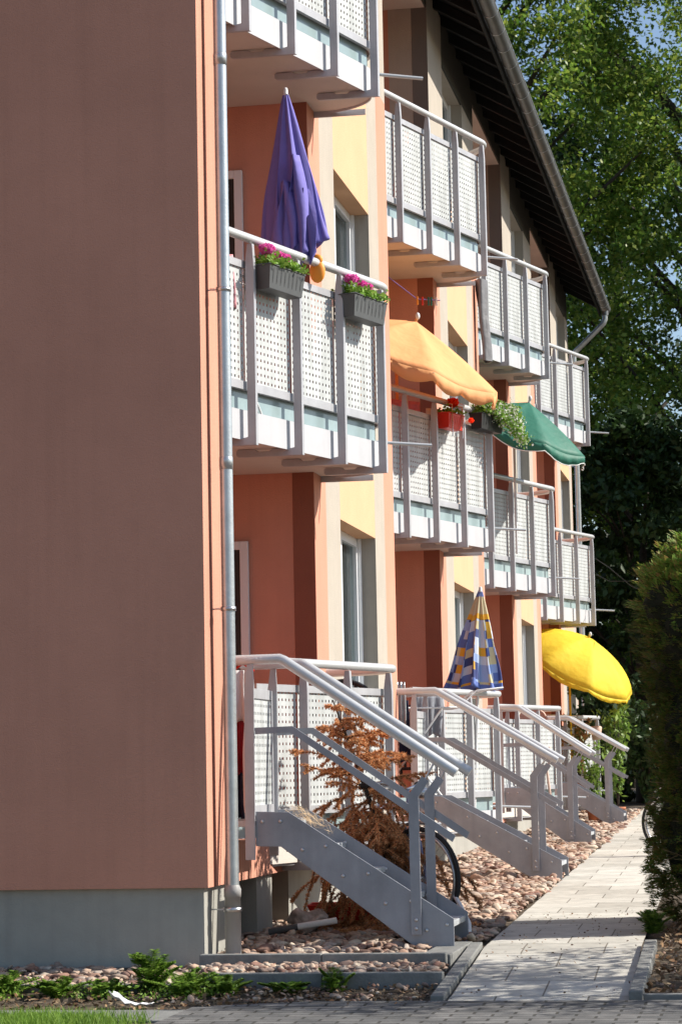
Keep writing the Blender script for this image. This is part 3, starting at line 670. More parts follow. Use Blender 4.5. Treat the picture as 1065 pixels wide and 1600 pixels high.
def balcony(kind, z):
    """coordinates for bay 0; z = floor level; returns the slab part with sub-parts"""
    OF = -.095
    out = [L(2.85, OF)]+[L(0, OF)]+endarc(OF, 0)
    b = MB(); poly = [Vector((XR, 14.305, z-.18))]+[Vector((p.x, max(p.y, 14.305), z-.18)) for p in out]+[Vector((XF+.0, 17.215, z-.18)), Vector((XR, 17.215, z-.18))]
    if kind == 'g': poly[1] = Vector((-3.6, 14.305, z-.18))
    b.prism(poly, (0, 0, .165)); slab = bpart(b, 'balcony', 'plaster')
    b = MB(); sheet(b, [L(2.6, OF+.008)]+[L(0, OF+.008)]+endarc(OF+.008, 0), z-.197, z, .01); MB.build(b, 'fascia', 'fascia', slab)
    b = MB(); sheet(b, [L(2.6, OF-.02)]+[L(0, OF-.02)]+endarc(OF-.02, 0), z-.005, z+.155, .008); MB.build(b, 'glass_strip', 'glassstrip', slab)
    npost = 5 if kind == 'u' else 3
    ss = [i*SP for i in range(npost)]
    b = MB()
    smax = (npost-1)*SP+(.0 if kind == 'u' else .55)
    for (za, zb_) in ((.13, .185), (.932, .98)):
        sheet(b, [L(smax, OF+.03), L(0, OF+.03)]+endarc(OF+.03, 0), z+za, z+zb_, .03)
    MB.build(b, 'panel_rail', 'metal', slab)
    edges = ss+([smax] if kind == 'g' else [])
    for i in range(len(edges)-1):
        b = MB(); sheet(b, [L(edges[i+1]-.008, OF+.016), L(edges[i]+.012, OF+.016)], z+.185, z+.932, .003); MB.build(b, 'perforated_panel', 'perf', slab)
    b = MB(); sheet(b, [L(-.02, OF+.016)]+endarc(OF+.016, 0), z+.185, z+.932, .003); MB.build(b, 'perforated_panel', 'perf', slab)
    b = MB(); sheet(b, [L(smax, OF+.03), L(0, OF+.03)]+endarc(OF+.03, 0), z+.920, z+.932, .03); 
    for s_ in ss:
        p = L(s_, 0); b = MB(); xo, xi = p.x, p.x-.056; t = .02
        y_ = p.y
        prof = [(xi, z-.18), (xi, z+.98), (xi+.014, z+1.09), (xo-.008, z+1.09), (xo, z+.96), (xo, z-.235), (xo-.44, z-.235), (xo-.455, z-.222), (xo-.455, z-.192), (xo-.44, z-.185),
                (xo-.33, z-.185), (xo-.31, z-.2), (xo-.23, z-.2), (xo-.21, z-.185), (xi-.025, z-.185), (xi-.008, z-.182)]
        b.prism([(x, y_, zz) for x, zz in prof][::-1], T*.028); MB.build(b, 'post', 'metal', slab, bevel=.002)
    b = MB(); p = Vector((-2.86, 17.50, 0)); b.box(p.x-.42, p.x, p.y, p.y+.014, z-.225, z-.181); MB.build(b, 'end_arm', 'metal', slab)
    b = MB(); pts = [L(smax+.06, -.028, z+1.125), L(1.2, -.028, z+1.125), L(0, -.028, z+1.125)]+endarc(-.028, z+1.125, 14); b.tube(pts, .030, 14); MB.build(b, 'handrail', 'rail', slab)
    b = MB(); b.tube([(-2.85, 17.30, z+.035), (-2.42, 17.48, z+.012)], .013, 10); MB.build(b, 'drain_spout', 'rail', slab)
    return slab
SL = [balcony('g', FL[0]), balcony('u', FL[1]), balcony('u', FL[2])]
for n_ in range(1, 4):
    for s_ in SL:
        c = copy_tree(s_, BL); c.location = Vector(c.location)+Vector((0, n_*P, 0))
# ------------------------------------------------------------------ stairs
def stair(n_, label, xe, zb, hx_, hz_, loc):
    """n_ bay number, xe right end of the stringers, zb foot level, (hx_, hz_) lower end of the handrail"""
    yb = 14.25+n_*P; o0 = Vector((xe, yb, zb)); e = empty('metal_stair', o0); off = -o0; W = .65
    zt = zb+.165; k0 = (-.242-zt)/(xe+2.88)            # slope of the stringers
    def sb(mb, nm, m='stairmetal', bevel=0.0, par=None):
        o = MB.build(mb, nm, m, par or e, bevel)
        if par is None: o.location = off
        return o
    def zl(x): return zt+k0*(xe-x)
    kh = (.655-hz_)/(hx_+2.89)
    for k, yy in enumerate((yb, yb+W)):
        b = MB(); xb = xe-.20; pr_ = [(-3.08, -.235), (-2.88, -.242), (xe, zt), (xe, zb-.02), (xb, zb-.02), (-2.93, -.445), (-3.08, -.44)]
        b.prism([(x, yy, z) for x, z in pr_], (0, .012, 0)); st = sb(b, 'stringer', bevel=.002)
        xs = [-3.04, -2.93, -2.80, -2.66, -2.56, -2.41, -2.31, -2.16, -2.07, -1.95]
        for q, x in enumerate(xs):
            if x > xe-.03: continue
            z = -.295 if q < 2 else zl(x)-(.17 if q % 2 == 0 else .06)
            bo = MB(); bo.ball((x, yy-.003, z), .011, 8, (1, .6, 1)); sb(bo, 'bolt', 'steel', par=st)
        b = MB(); b.tube([(-3.30, yy, .665), (-2.92, yy, .668), (-2.89, yy, .655), (hx_, yy, hz_)], .031, 14); sb(b, 'handrail', 'rail')
        mz = hz_-.365; b = MB(); pr_ = [(-3.075, .262), (-2.845, .266), (hx_-.01, mz), (hx_-.03, mz-.037), (-2.86, .228), (-3.075, .222)]
        b.prism([(x, yy-.010, z) for x, z in pr_], (0, .010, 0)); sb(b, 'mid_rail', bevel=.001)
        px_ = xe-.188; b = MB(); pr_ = [(px_-.06, zb+.075), (px_, zb+.075), (px_, hz_-.135), (px_+.063, hz_-.045), (px_+.023, hz_-.015), (px_-.06, hz_-.122)]
        b.prism([(x, yy-.022, z) for x, z in pr_], (0, .012, 0)); po = sb(b, 'baluster', bevel=.001)
        b = MB(); b.tube([(px_+.038, yy-.016, hz_-.04), (px_+.098, yy-.002, hz_+kh*(hx_-px_-.098)-.015)], .007, 6); sb(b, 'rod', 'steel', par=po)
        for z in (zb+.16, zb+.11): b = MB(); b.ball((px_-.03, yy-.024, z), .011, 8, (1, .6, 1)); sb(b, 'bolt', 'steel', par=po)
        b = MB(); yp = yy-.02 if k == 0 else yy+.012
        pr_ = [(-3.142, -.52), (-3.082, -.52), (-3.075, .52), (-3.08, .64), (-3.115, .64), (-3.135, .50)]
        b.prism([(x, yp, z) for x, z in pr_], (0, .014, 0)); sb(b, 'top_post', 'metal', bevel=.002)
    nt_ = max(3, round((-.29-(zb+.145))/.152)); x1 = xe-.015; x0 = -2.90
    for q in range(nt_):
        xn = x1+(x0-x1)*q/nt_; z = zb+.145+(-.29-zb-.145)*q/nt_
        b = MB(); b.box(xn-.245, xn, yb+.0125, yb+W-.0005, z-.035, z); sb(b, 'tread', 'tread', bevel=.003)
    b = MB(); b.box(-3.55, -2.90, yb+.0125, yb+W-.0005, -.325, -.288); sb(b, 'landing', 'tread', bevel=.003)
    b = MB(); b.box(-3.125, -3.100, yb+.0125, yb+W, .44, .50); b.box(-3.125, -3.100, yb+.0125, yb+W, -.26, -.20); b.box(-3.125, -3.1, yb+.0125, yb+.04, -.2, .44); b.box(-3.125, -3.1, yb+W-.03, yb+W, -.2, .44); gt_ = sb(b, 'gate', 'metal', bevel=.002)
    b = MB(); sheet(b, [Vector((-3.11, yb+.04, 0)), Vector((-3.11, yb+W-.03, 0))], -.2, .44, .003); sb(b, 'gate_panel', 'perf', par=gt_)
    return tag(e, label, 'stair', 'metal stairs down from the ground floor balconies')
stair(0, 'nearest blue-grey metal stair with the dry brown fir behind it', -1.91, -1.04, -1.875, -.03, 0)
stair(1, 'second metal stair, ending beside the sunlit stone bed', -1.865, -.965, -1.877, .045, 0)
stair(2, 'third metal stair, in front of the balcony with the beige chair', -2.12, -.90, -2.10, .125, 0)
stair(3, 'farthest metal stair, beside the potted plants and the yellow parasol', -2.17, -.83, -2.12, .20, 0)

# ------------------------------------------------------------------ parasols
def frame_from(axis):
    a = Vector(axis).normalized(); u = Vector((0, 0, 1)).cross(a); u = u.normalized() if u.length > 1e-4 else Vector((1, 0, 0)); v = a.cross(u); return a, u, v
def open_parasol(name, centre, axis, R_, H, m, label, valance=.1, pole_down=1.6, group=None, pole_m='pole_white', piping=None, scallop=6, nr=8, seed=1, foot=None, dome=.8):
    random.seed(seed); a, u, v = frame_from(axis); c = Vector(centre); e = empty(name, foot if foot else c); off = -Vector(e.location)
    NA = nr*8; NRR = 10; mb = MB(); vs = []; fs = []
    def pt(t, ang):
        k = (ang*nr/(2*math.pi)) % 1.0; sag = math.sin(math.pi*k)         # between two ribs
        r = R_*math.sin(t*dome)/math.sin(dome)*(1-.075*sag*t); h = H*(math.cos(t*dome)-math.cos(dome))/(1-math.cos(dome))*(.65 if dome > .6 else .2)+H*(.35 if dome > .6 else .8)*(1-t)-.06*R_*sag*t*(1-.3*t)
        return c+u*(r*math.cos(ang))+v*(r*math.sin(ang))+a*h
    for i in range(NRR+1):
        for j in range(NA): vs.append(pt(i/NRR, 2*math.pi*j/NA))
    for i in range(NRR):
        for j in range(NA): fs.append((i*NA+j, (i+1)*NA+j, (i+1)*NA+(j+1) % NA, i*NA+(j+1) % NA))
    mb.add(vs, fs, smooth=True); can = mb.build('canopy', m, e); can.location = off
    sm = can.modifiers.new('s', 'SOLIDIFY'); sm.thickness = .002
    if valance:
        mb = MB(); vs = []; fs = []
        dn = (a*-.55+Vector((0, 0, -1))*.8).normalized()
        for j in range(NA*2+1):
            ang = math.pi*j/NA; p = pt(1, ang); k = (j/(NA*2)*nr*max(1, scallop/6)) % 1; d = valance*(.62+.38*math.sin(math.pi*k))
            rad_ = (u*math.cos(ang)+v*math.sin(ang))*.012*math.sin(j*1.7)
            vs += [p, p+dn*d*.5+rad_*.5, p+dn*d+rad_]
        for j in range(NA*2): fs += [(3*j, 3*j+1, 3*j+4, 3*j+3), (3*j+1, 3*j+2, 3*j+5, 3*j+4)]
        mb.add(vs, fs, smooth=True); va = mb.build('valance', m, e); va.location = off; sm = va.modifiers.new('s', 'SOLIDIFY'); sm.thickness = .002
        if piping:
            mb = MB(); mb.tube([vs[3*j+2] for j in range(0, NA*2+1)], .006, 5, cap=False); o = mb.build('piping', piping, va)
    for k in range(nr):
        ang = 2*math.pi*k/nr; mb = MB(); mb.tube([pt(i/6, ang)-a*.012 for i in range(7)], .006, 6); o = mb.build('rib', 'steel', e); o.location = off
    mb = MB(); top = c+a*(H+.03); j0 = c-a*.15
    mb.tube([top, j0], .013, 10); mb.tube([j0, Vector((j0.x, j0.y, j0.z-pole_down))], .015, 10); o = mb.build('pole', pole_m, e); o.location = off
    mb = MB(); mb.ball(c+a*(H+.05), .022, 10, (1, 1, 1.6)); o = mb.build('finial', 'pole_white', e); o.location = off
    return tag(e, label, 'parasol', group)
PG = 'open parasols on the balconies'
open_parasol('open_parasol', (-3.36, 22.4, 3.86), (.40, -.12, .91), 1.02, .36, 'orange', 'open orange parasol with a wavy hem on the second balcony column, tilted towards the sun', .13, 1.2, PG, 'orange', foot=(-3.38, 22.42, 2.335), scallop=12, dome=.45)
open_parasol('open_parasol', (-2.94, 28.8, 3.96), (.36, -.10, .93), .90, .40, 'green', 'open dark green parasol with white piping beside the trailing white flowers', .13, 1.3, PG, 'pole_white', piping='white', foot=(-3.0, 28.8, 2.335), seed=2, dome=.45)
open_parasol('open_parasol', (-2.94, 35.9, 1.44), (.48, -.20, .85), .98, .50, 'yellow', 'open bright yellow parasol at the far end above the potted plants', .07, 1.35, PG, 'yellow', foot=(-3.0, 35.9, -.415), seed=3, dome=1.15)

def closed_parasol(name, tip, base, R_, m, label, nf, seed, tail=.0, uv=False, foot=None, cut=None, group=None):
    random.seed(seed); e = empty(name, foot); off = -Vector(foot); tip = Vector(tip); base = Vector(base); mb = MB(); NA = nf*10; NV = 40; vs = []; us = []
    ph = [random.uniform(-.5, .5) for _ in range(nf)]; amp = [random.uniform(.55, 1) for _ in range(nf)]; dl = [random.uniform(-.06, .06) for _ in range(nf)]
    if cut: dl = cut
    Lr = (tip-base).length
    for i in range(NV+1):
        t = i/NV
        for j in range(NA+1):
            q = j/NA*nf; k = int(q) % nf; f = q-int(q)
            fold = math.sin(math.pi*f)**.8*amp[k]
            edge = t*(1+dl[k]*math.sin(math.pi*f))
            c = tip.lerp(base, edge)
            rr = R_*(.06+.94*(t**.92))*(.50+.5*fold)
            ang = 2*math.pi*(q+.35*math.sin(2*math.pi*f+ph[k])*t)/nf+.25*t
            bulge = 1+.06*math.sin(9*t+ph[k]*6)*t
            vs.append(c+Vector((math.cos(ang)*rr*bulge, math.sin(ang)*rr*.8*bulge, 0))); us.append((q/nf*1.0, 1-t))
    fs = [(i*(NA+1)+j, (i+1)*(NA+1)+j, (i+1)*(NA+1)+j+1, i*(NA+1)+j+1) for i in range(NV) for j in range(NA)]
    mb.add(vs, fs, us, smooth=True); o = mb.build('folded_canopy', m, e); o.location = off
    sm = o.modifiers.new('s', 'SOLIDIFY'); sm.thickness = .002
    mb = MB(); mb.lathe(tip+Vector((0, 0, 0)), [(.001, .035), (.012, .03), (.016, .015), (.016, -.01), (.022, -.02), (.001, -.02)], 12); o = mb.build('finial', 'pole_white', e); o.location = off
    mb = MB(); mb.tube([tip, Vector((foot[0], foot[1], foot[2]))], .014, 10); o = mb.build('pole', 'pole_white', e); o.location = off
    return e, off
e, off = closed_parasol('closed_parasol', (-3.185, 16.1, 4.665), (-3.13, 16.1, 3.56), .29, 'purple', '', 7, 5, foot=(-3.14, 16.12, 2.335), cut=[-.10, .05, -.28, .07, -.02, .06, -.05])
# loose inner tails of the folded cloth
mb = MB()
for (dx, dy, z0, z1, wd) in [(.06, -.16, 4.18, 3.44, .07), (-.01, -.17, 4.0, 3.52, .07), (.12, -.12, 3.95, 3.46, .06)]:
    vs = []; N = 14
    for i in range(N+1):
        t = i/N; z = z0+(z1-z0)*t
        for j in range(7):
            s_ = j/6-.5; w_ = wd*(.5+1.0*t)
            vs.append((-3.16+dx+s_*w_*2+.02*math.sin(5*t+j), 16.1+dy+.035*math.cos(j*2.1+dx*9), z+.05*math.sin(j*1.3)*t))
    mb.add(vs, [(i*7+j, (i+1)*7+j, (i+1)*7+j+1, i*7+j+1) for i in range(N) for j in range(6)], smooth=True)
o = mb.build('loose_fold', 'purple', e); o.location = off; sm = o.modifiers.new('s', 'SOLIDIFY'); sm.thickness = .002
tag(e, 'closed purple parasol standing behind the handrail of the middle balcony nearest the camera', 'parasol')
e, off = closed_parasol('closed_parasol', (-2.785, 23.3, 1.70), (-2.86, 23.3, .73), .33, 'patch', '', 9, 8, foot=(-2.9, 23.32, -.415))
tag(e, 'closed blue and yellow patchwork parasol on the second ground floor balcony', 'parasol')

# ------------------------------------------------------------------ plants in boxes
def petals(name, centres, r, n, s, m, parent, flat=1.0):
    C = []
    for c in centres:
        q = RNG.normal(size=(n, 3)); q /= np.linalg.norm(q, axis=1)[:, None]; q *= r*RNG.uniform(.6, 1, (n, 1)); q[:, 2] *= flat; C.append(q+np.array(c))
    C = np.concatenate(C); U, V = rnd_axes(len(C), s, s); return quads(name, C, U, V, m, parent)
def trough(s0, s1, z0, z1, offo, n_, m, label, cat, group=None, name='flower_box'):
    """box hung outside the railing; s in metres from the corner post, in bay n_"""
    dY = Vector((0, n_*P, 0)); c = L((s0+s1)/2, offo-.07, z0)+dY; e = empty(name, c); off = -c
    def q(s, o, z): return L(s, o, z)+dY+off
    mb = MB(); i_ = .02
    top = [q(s0, offo-.14, z1), q(s0, offo, z1), q(s1, offo, z1), q(s1, offo-.14, z1)]
    bot = [q(s0-i_, offo-.125, z0), q(s0-i_, offo-i_, z0), q(s1+i_, offo-i_, z0), q(s1+i_, offo-.125, z0)]
    mb.add(top+bot, [(4, 5, 6, 7), (0, 4, 7, 3)[::-1], (0, 1, 5, 4)[::-1], (1, 2, 6, 5)[::-1], (2, 3, 7, 6)[::-1]])
    bx = mb.build('box', m, e); sm = bx.modifiers.new('s', 'SOLIDIFY'); sm.thickness = .005
    mb = MB(); t5 = top+[top[0]]
    mb.tube([Vector(x) for x in t5], .006, 6)
    mb.build('rim', m, e)
    mb = MB(); N = 9
    for k in range(1, N):
        s = s0+(s1-s0)*k/N; mb.tube([q(s, offo+.002, z1-.02), q(s, offo-i_*.75+.000, z0+.035)], .0014, 5)
    mb.build('corrugation', m, e)
    mb = MB(); mb.add([q(s0-.01, offo-.135, z1-.015), q(s0-.01, offo-.005, z1-.015), q(s1+.01, offo-.005, z1-.015), q(s1+.01, offo-.135, z1-.015)], [(0, 1, 2, 3)]); mb.build('soil', 'soil', e)
    tag(e, label, cat, group); return e, q
def foliage(e, q, s0, s1, offo, z, n, hgt, m='gerleaf', s=.016, spread=.06):
    C = []
    for _ in range(n):
        t = random.random(); c = q(s0+(s1-s0)*t, offo-.07+random.gauss(0, spread*.8), z+abs(random.gauss(0, hgt))*1.0-.01); C.append(c[:])
    U, V = rnd_axes(n, s, s, up_bias=.8); return quads('foliage', np.array(C), U, V, m, e)
for (sa, sb_, lab) in [(1.33, 1.80, 'dark grey box of pink geraniums hung on the rail under the closed purple parasol'), (.13, .62, 'dark grey box of pink geraniums at the rounded corner of the nearest middle balcony')]:
    e, q = trough(sb_, sa, 3.135, 3.29, .10, 0, 'grid_box', lab, 'flower box', 'pink geranium boxes')
    foliage(e, q, sb_, sa, .10, 3.30, 900, .035, s=.017)
    zc = 3.385
    petals('flower_head', [q(sb_-.07, .03, zc+.02), q(sb_-.12, .02, zc+.03)], .046, 260, .013, 'pink', e, .7)
    petals('flower_head', [q(sb_-.31, .04, zc-.0), q(sb_-.27, .02, zc+.01)], .038, 220, .012, 'pink', e, .7)
    mb = MB()
    for ds in (.1, .29): mb.tube([q(sb_-ds, .03, 3.29), q(sb_-ds+.01, .03, 3.38)], .003, 5)
    mb.build('stem', 'weed', e)
e, q = trough(.42, -.10, 3.27, 3.42, .10, 1, 'black', 'black box overflowing with white flowers and red geraniums next to the green parasol', 'flower box')
foliage(e, q, .42, -.1, .10, 3.43, 900, .05)
C = []
for _ in range(2600):
    t = random.random()**.8; dr = random.random()**1.2; s = .40-.62*t-.10*dr; c = q(s, .06+.13*t+.10*dr*random.random(), 3.50+.03*random.random()-.36*dr*t); c += Vector((random.gauss(0, .025), random.gauss(0, .03), random.gauss(0, .03))); C.append(c[:])
C = np.array(C); U, V = rnd_axes(len(C), .013, .017); quads('trailing_foliage', C, U, V, 'gerleaf', e)
C2 = C[RNG.integers(0, len(C), 1500)]+RNG.normal(0, .016, (1500, 3)); U, V = rnd_axes(1500, .013, .013); quads('white_blossom', C2, U, V, 'whitepetal', e)
petals('red_flower_head', [q(.40, .02, 3.62)], .055, 280, .014, 'redpetal', e, .8); petals('red_flower_head', [q(.17, .03, 3.655)], .055, 280, .014, 'redpetal', e, .7)
mb = MB(); mb.tube([q(.40, .02, 3.42), q(.40, .02, 3.62)], .004, 5); mb.tube([q(.17, .03, 3.42), q(.17, .03, 3.65)], .004, 5); mb.build('stem', 'weed', e)
e, q = trough(1.12, .78, 3.20, 3.34, .08, 1, 'red', 'small bright red flower box hooked over the rail under the orange parasol', 'flower box')
foliage(e, q, 1.12, .78, .08, 3.36, 160, .03); petals('flower_head', [q(.93, .03, 3.46)], .055, 300, .014, 'redpetal', e, .8)
petals('flower_head', [q(.55, .04, 3.33)], .028, 90, .012, 'redpetal', e, .8)
mb = MB()
for s in (1.06, .84):
    mb.tube([q(s, -.02, 3.44), q(s, .085, 3.42), q(s, .085, 3.12)], .006, 6)
mb.build('hook', 'steel', e)

# ------------------------------------------------------------------ chairs, racks, laundry
def chair(x, y, z, rz, m, label, wv=.44, hb=.50, slats=7, group=None):
    e = empty('garden_chair', (x, y, z), rz)
    mb = MB(); mb.box(-wv/2, wv/2, -.22, .20, .40, .43); mb.build('seat', m, e, bevel=.01)
    mb = MB(); pts = []
    for k in range(9):
        t = k/8; pts.append((-wv/2+wv*t, .24+.03*math.sin(math.pi*t), .43+hb*(.80+.20*math.sin(math.pi*t)**.6)))
    mb.tube([(-wv/2, .20, .42)]+pts+[(wv/2, .20, .42)], .018, 8); 
    for k in range(1, slats): t = k/slats; mb.tube([(-wv/2+wv*t, .20, .43), (-wv/2+wv*t, .24+.03*math.sin(math.pi*t), .43+hb*(.80+.20*math.sin(math.pi*t)**.6))], .014, 6)
    mb.build('backrest', m, e)
    for sx in (-1, 1):
        for sy in (-1, 1): mb = MB(); mb.tube([(sx*(wv/2-.03), sy*.18, .41), (sx*(wv/2+.01), sy*.21, 0)], .016, 8); mb.build('leg', m, e)
        mb = MB(); mb.tube([(sx*wv/2, .20, .62), (sx*(wv/2+.02), -.05, .64), (sx*(wv/2+.02), -.20, .62), (sx*wv/2, -.20, .42)], .015, 8); mb.build('armrest', m, e)
    return tag(e, label, 'chair', group)
chair(-3.06, 16.98, FL[0], 0.05, 'black', 'black slatted garden chair on the nearest ground floor balcony', hb=.62)
chair(-3.38, 22.95, FL[0], .3, 'black', 'dark garden chair under the closed patchwork parasol', hb=.58)
chair(-3.0, 30.2, FL[0], .1, 'skinbeige', 'beige round-backed garden chair on the third ground floor balcony', hb=.70, slats=26, wv=.36)
def rack(x, y, z, rz, label, sc=1.0, tilt=0.0):
    e = empty('drying_rack', (x, y, z), rz)
    mb = MB(); fr = [(-.45, -.28, .95), (.45, -.28, .95), (.45, .28, .95), (-.45, .28, .95), (-.45, -.28, .95)]; mb.tube([Vector(p)*1 for p in fr], .009, 6); mb.build('frame', 'pole_white', e)
    for sx in (-1, 1):
        mb = MB(); mb.tube([(sx*.45, -.27, .95), (sx*.62, -.2, 1.10), (sx*.85, -.24, 1.12), (sx*.85, .24, 1.12), (sx*.62, .2, 1.10), (sx*.45, .27, .95)], .008, 6)
        for k in range(5): mb.tube([(sx*(.56+.06*k), -.22, 1.06+.015*k), (sx*(.56+.06*k), .22, 1.06+.015*k)], .0035, 5)
        mb.build('wing', 'pole_white', e)
        mb = MB(); mb.tube([(sx*.40, -.25, 0), (-sx*.30, -.25, .95)], .009, 6); mb.tube([(sx*.40, .25, 0), (-sx*.30, .25, .95)], .009, 6); mb.build('leg', 'pole_white', e)
    mb = MB()
    for k in range(9): mb.tube([(-.45, -.24+.06*k, .955), (.45, -.24+.06*k, .955)], .0035, 5)
    mb.build('line', 'pole_white', e)
    e.scale = (sc, sc, sc); return tag(e, label, 'drying rack')
rack(-3.30, 21.75, FL[0], .25, 'white drying rack left of the patchwork parasol on the second ground floor balcony')
rack(-3.62, 15.25, FL[1], 1.2, 'white drying rack behind the middle balcony rail, next to the near downpipe', .93)
def cloth(name, x, y, z0, z1, w_, m, label, seed, rz=0., cat='laundry', group=None):
    random.seed(seed); mb = MB(); vs = []; N = 12; M2 = 14; p = random.uniform(0, 6)
    for i in range(N+1):
        t = i/N
        for j in range(M2+1):
            s = j/M2-.5; ww = w_*(1-.12*math.sin(3*t+p))
            vs.append((s*ww, .022*math.sin(s*19+p+t*1.2)*(.3+t), z1-(z1-z0)*t-.02*math.sin(j*.9+p)*t))
    mb.add(vs, [(i*(M2+1)+j, (i+1)*(M2+1)+j, (i+1)*(M2+1)+j+1, i*(M2+1)+j+1) for i in range(N) for j in range(M2)], smooth=True)
    o = mb.build(name, m); o.location = (x, y, 0); o.rotation_euler = (0, 0, rz); sm = o.modifiers.new('s', 'SOLIDIFY'); sm.thickness = .004
    return tag(o, label, cat, group)
cloth('white_shirt', -3.35, 14.80, .30, .63, .20, 'white', 'white shirt hanging beside the near downpipe above the red cloth', 1)
cloth('red_cloth', -3.36, 14.84, -.02, .34, .17, 'redcloth', 'dark red cloth hanging under the white shirt beside the near downpipe', 2)
cloth('navy_cloth', -3.37, 14.88, -.30, .02, .16, 'navy', 'navy trousers hanging lowest beside the near downpipe, under the red cloth', 3)
mb = MB(); mb.tube([(-.07, 0, 0), (0, 0, .05), (.07, 0, 0)], .008, 6); o = mb.build('clothes_hanger', 'red'); o.location = (-3.26, 14.78, .62); tag(o, 'orange red plastic hanger tip by the near downpipe over the white shirt', 'hanger')
cloth('pink_towel', -3.35, 22.35, 3.0, 3.44, .40, mat('pink_towel', (.65, .22, .30), .9, var=.2, vscale=8), 'pink towel on the balcony under the orange parasol', 5, .9)
cloth('white_towel', -3.10, 22.75, 3.0, 3.40, .22, 'white', 'white towel right of the pink towel under the orange parasol', 6, .9)
cloth('pink_cloth', -3.42, 15.1, 3.0, 3.34, .18, mat('pale_pink_cloth', (.75, .35, .38), .9), 'pale pink cloth on the middle balcony next to the near downpipe', 7, .9)
cloth('black_jacket', -3.32, 21.25, .05, .60, .26, 'navy', 'black jacket hung at the stair opening of the second ground floor balcony', 8, .1)
cloth('silver_cover', -3.27, 21.20, .30, .76, .10, 'zinc', 'crumpled silver cloth over the black jacket by the second stair', 9, .3)
cloth('grey_trousers', -3.12, 22.0, .30, .66, .26, mat('grey_wool', (.22, .23, .26), .9, var=.15), 'grey trousers on the drying rack next to the patchwork parasol', 10, .7)
# rolled grey tarpaulin, third balcony column, top floor
mb = MB(); pts = []
N = 22; M2 = 16; vs = []
for i in range(N+1):
    t = i/N
    for j in range(M2):
        a = 2*math.pi*j/M2; r = .062+.014*math.sin(a*3+t*2)+.008*math.sin(9*t+j); vs.append((r*math.cos(a)*(1.0-.25*t)+.055*t, r*math.sin(a)*1.4, -.95*t))
mb.add(vs, [(i*M2+j, i*M2+(j+1) % M2, (i+1)*M2+(j+1) % M2, (i+1)*M2+j) for i in range(N) for j in range(M2)], smooth=True); mb.add(vs[:M2], [tuple(range(M2))])
o = mb.build('tarpaulin', 'greysheet'); o.location = (-3.175, 27.35, 5.56); tag(o, 'dark grey tarpaulin hanging rolled at the near end of the third top balcony', 'tarpaulin')
# clothes line with pegs
e = empty('clothes_line', (-3.25, 22.3, 4.4)); off = Vector((3.25, -22.3, -4.4))
A_ = Vector((-3.50, 22.5, 4.66)); B_ = Vector((-3.22, 22.5, 4.425)); C_ = Vector((-3.0, 22.5, 4.40))
mb = MB(); mb.tube([A_+off, B_+off, C_+off], .005, 6); mb.build('line', mat('violet_cord', (.22, .15, .45), .6), e)
for i, (t, m) in enumerate([(0.02, 'orangepl'), (.24, 'red'), (.50, 'green'), (.62, 'green'), (.85, 'white')]):
    p = B_.lerp(C_, t)+off; mb = MB(); mb.box(p.x-.008, p.x+.008, p.y-.006, p.y+.006, p.z-.055, p.z+.025); mb.build('peg', m, e)
tag(e, 'violet clothes line with coloured pegs above the orange parasol', 'clothes line')
mb = MB(); mb.lathe((0, 0, 0), [(.001, 0), (.05, 0), (.065, .11), (.072, .11), (.072, .125), (.06, .125), (.055, .09), (.001, .09)], 16); o = mb.build('flower_pot', 'terra'); o.location = (-2.93, 17.25, 5.16); tag(o, 'terracotta pot at the far corner of the nearest top balcony', 'flower pot')
mb = MB(); mb.box(-.28, .28, -.08, .08, 0, .16); o = mb.build('trough', 'terra', bevel=.015); o.location = (-3.40, 22.0, 5.82); o.rotation_euler = (0, 0, 1.2); tag(o, 'terracotta trough standing behind the rail of the second top balcony', 'flower trough')
mb = MB(); mb.ball((0, 0, 0), .055, 12, (1, .5, 1.5)); mb.ball((0, 0, .08), .04, 12, (1, .5, 1)); o = mb.build('toy', 'orangepl'); o.location = (-2.99, 16.12, 3.40); tag(o, 'small orange toy behind the rail between the two pink geranium boxes', 'toy')

